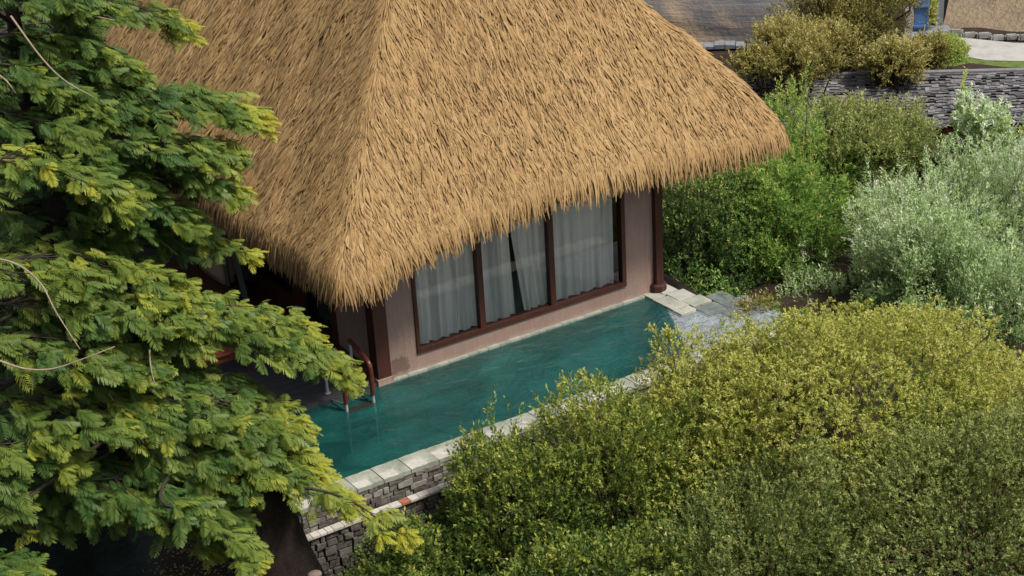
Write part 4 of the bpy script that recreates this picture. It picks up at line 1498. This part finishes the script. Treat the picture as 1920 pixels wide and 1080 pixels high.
flat('grass_verge', [(1640, 152), (2150, 160), (2150, 84), (1755, 86)], TZ + .02, 'grass_ground')
flat('road', [(1752, 84), (1800, 104), (1850, 113), (2150, 119), (2150, 84), (1900, 80), (1800, 70)], TZ + .03, 'road_pale')
flat('path', [(1688, 92), (1752, 92), (1800, 74), (1770, 40), (1700, 44)], TZ + .035, 'grey_stone')
for k in range(8):
    px, py = 1792 + k * 26, 66 + k * 2.1 + rnd.uniform(-3, 3)
    c = onz(px, py, TZ)
    bm = bmesh.new()
    bmesh.ops.create_cube(bm, size=1)
    bmesh.ops.bevel(bm, geom=bm.edges[:], offset=.16, segments=2, affect='EDGES')
    for v in bm.verts:
        v.co = Vector((c[0] + (v.co.x * .85 + v.co.y * .53 * .4) * .42 + rnd.uniform(-.02, .02), c[1] + (-v.co.x * .53 + v.co.y * .85 * .4) * .42, c[2] + .07 + v.co.z * .17))
    m = MB()
    m.add_bm(bm)
    tag(m.build('edging_stone', 'kerb_stone'), 'flat grey edging stone between the pale road and the brown bank', 'stone', 'edging stones of the road')


def relief(name, A, B, up, nu, nv, amp, freq, mat, lean, seed, label=None, cat=None, kind=None, thick=None):
    """rough face between base points A and B, rising by up and leaning back"""
    A, B = np.array(A), np.array(B)
    t = nrm(B - A)
    back = nrm(np.cross((0, 0, 1.0), t))
    if back @ CM[2] < 0:
        back = -back
    u, v = np.meshgrid(np.linspace(0, 1, nu), np.linspace(0, 1, nv), indexing='ij')
    P = A + (B - A) * u[..., None] + np.array((0, 0, up)) * v[..., None] + back * (lean * v)[..., None]
    l1, l2 = Lumps(freq, seed), Lumps(freq * 3.1, seed + 1)
    dsp = amp * (l1(P * np.array((1, 1, 2))) * .7 + .35 * l2(P * np.array((.5, .5, 2.6))))
    P = P - back * dsp[..., None]
    if thick:
        P = np.concatenate([P, (P[:, -1:] + back * thick), (P[:, -1:] + back * thick - np.array((0, 0, up)))], 1)
    a, b = P.shape[:2]
    idx = np.arange(a * b).reshape(a, b)
    F = np.stack([idx[:-1, :-1], idx[1:, :-1], idx[1:, 1:], idx[:-1, 1:]], -1).reshape(-1, 4)
    return tag(raw(name, P.reshape(-1, 3), F, mat, smooth=True), label, cat, None, kind)


relief('hill', onz(1765, 62, TZ - .1), onz(2350, 84, TZ - .1), 5.0, 90, 60, .22, .9, 'bank_brown', 13, 7, kind='structure')
relief('rock_wall', onz(1000, 92, TZ - .1), onz(1535, 88, TZ - .1), 6.5, 110, 60, .16, .8, 'rock_face', 2.6, 9, 'brown layered rock wall rising behind the slope of the thatch', 'rock wall', thick=2.0)
a, b = onz(1300, 93, TZ), onz(1440, 90, TZ)
m = MB()
tt = nrm(b - a)
nn = nrm(np.cross((0, 0, 1.), tt))
for k in range(7):
    p, q = a + (b - a) * (k / 7), a + (b - a) * ((k + .93) / 7)
    h = .09 + rnd.uniform(-.03, .05)
    V = [p, q, q + nn * .5, p + nn * .5]
    V += [w + np.array((0, 0, h)) for w in V]
    m.quad_mesh(V, [(0, 1, 2, 3), (7, 6, 5, 4), (0, 4, 5, 1), (1, 5, 6, 2), (2, 6, 7, 3), (3, 7, 4, 0)])
tag(m.build('stone_ledge', 'grey_stone'), 'pale stone ledge along the foot of the brown rock wall', 'ledge')
# tilted grey slab beside the rock wall
bm = bmesh.new()
bmesh.ops.create_icosphere(bm, subdivisions=3, radius=1)
c = at(1489, 22, 49)
rot = Matrix.Rotation(-.5, 4, Vector(CM[2])) @ Matrix.Rotation(-.56, 4, 'Z')
for v in bm.verts:
    q = Vector((v.co.x * .26, v.co.y * .10, v.co.z * .52))
    q.x += .25 * (q.z / .52) ** 2 * .4
    v.co = rot @ q + Vector(c)
m = MB()
m.add_bm(bm)
tag(m.build('grey_boulder', 'grey_stone', smooth=True), 'smooth grey curved slab leaning between the rock wall and the dark tree', 'boulder')

# blue gate between stone pillars
gate = empty('blue_gate', tuple(onz(1726, 62, TZ)), 'plain blue painted gate standing between stone pillars beside the road', 'gate')
gx = nrm(np.array((CM[0][0], CM[0][1], 0)))
gy = nrm(np.array((CM[2][0], CM[2][1], 0)))


def upright(name, px, py, w, d, h, mat, parent=None, bev=.01, lift=0.0):
    c = onz(px, py, TZ)
    bm = bmesh.new()
    bmesh.ops.create_cube(bm, size=1)
    for v in bm.verts:
        v.co = Vector((v.co.x * w, v.co.y * d, (v.co.z + .5) * h + lift))
    bmesh.ops.bevel(bm, geom=bm.edges[:], offset=bev, segments=2, affect='EDGES')
    for v in bm.verts:
        q = gx * v.co.x + gy * v.co.y
        v.co = Vector((c[0] + q[0], c[1] + q[1], c[2] + v.co.z))
    m = MB()
    m.add_bm(bm)
    return m.build(name, mat, parent)


upright('panel', 1726, 60, .44, .05, 1.5, 'blue_paint', gate, lift=.05)
upright('rail', 1726, 61, .45, .08, .07, 'blue_paint', gate, lift=.75)
upright('rail', 1726, 61, .45, .08, .07, 'blue_paint', gate, lift=.15)
tag(upright('stone_pillar', 1701, 60, .30, .3, .75, 'pillar_stone', bev=.03), 'short pinkish stone pillar between the blue gate and the dark tree', 'pillar', 'pillars of the blue gate')
tag(upright('stone_pillar', 1758, 48, .26, .3, 1.5, 'grey_stone', bev=.03), 'tall grey stone pillar between the blue gate and the brown bank', 'pillar', 'pillars of the blue gate')
# fallen pole on the bank
m = MB()
m.tube([at(1833, 31, 50.5), at(1860, 44, 50.1), at(1886, 53, 49.8)], [.035, .05, .04], 8)
tag(m.build('fallen_pole', 'log_wood', smooth=True), 'pale wooden pole lying on the brown bank above the road', 'pole')

# ------------------------------------------------------------------ light, camera, render settings
world = bpy.data.worlds.new('World')
scene.world = world
world.use_nodes = True
wt = world.node_tree
bg = wt.nodes['Background']
sky = wt.nodes.new('ShaderNodeTexSky')
sky.sky_type = 'NISHITA'
sky.sun_disc = False
SD = Vector((.26, -.48, .82)).normalized()
sky.sun_elevation = math.asin(SD.z)
sky.sun_rotation = math.atan2(SD.x, SD.y)
sky.air_density = 1.0
sky.dust_density = 3.0
hs = wt.nodes.new('ShaderNodeHueSaturation')
hs.inputs['Saturation'].default_value = .42
hs.inputs['Value'].default_value = 1.12
wt.links.new(sky.outputs[0], hs.inputs['Color'])
wt.links.new(hs.outputs[0], bg.inputs[0])
bg.inputs[1].default_value = .112
sl = bpy.data.lights.new('sun', 'SUN')
sl.energy = 3.9
sl.angle = rad(9)
sl.color = (1, .92, .80)
so = bpy.data.objects.new('sun', sl)
so.rotation_euler = SD.to_track_quat('Z', 'Y').to_euler()
so.location = (0, 0, 40)
COL.objects.link(so)

cd = bpy.data.cameras.new('camera')
cd.sensor_width = 36
cd.lens = FPX / 1920 * 36
cd.clip_start = .5
cd.clip_end = 2000
co_ = bpy.data.objects.new('camera', cd)
R = Matrix((CM[0], CM[1], -CM[2])).transposed()
co_.matrix_world = Matrix.Translation(Vector(CAM)) @ R.to_4x4()
COL.objects.link(co_)
scene.camera = co_

scene.view_settings.view_transform = 'Standard'
scene.view_settings.look = 'None'
scene.view_settings.exposure = .2
scene.view_settings.gamma = 1
scene.render.engine = 'CYCLES'
cy = scene.cycles
cy.max_bounces = 7
cy.diffuse_bounces = 3
cy.glossy_bounces = 3
cy.transmission_bounces = 4
cy.transparent_max_bounces = 10
cy.caustics_reflective = False
cy.caustics_refractive = False
cy.use_denoising = True
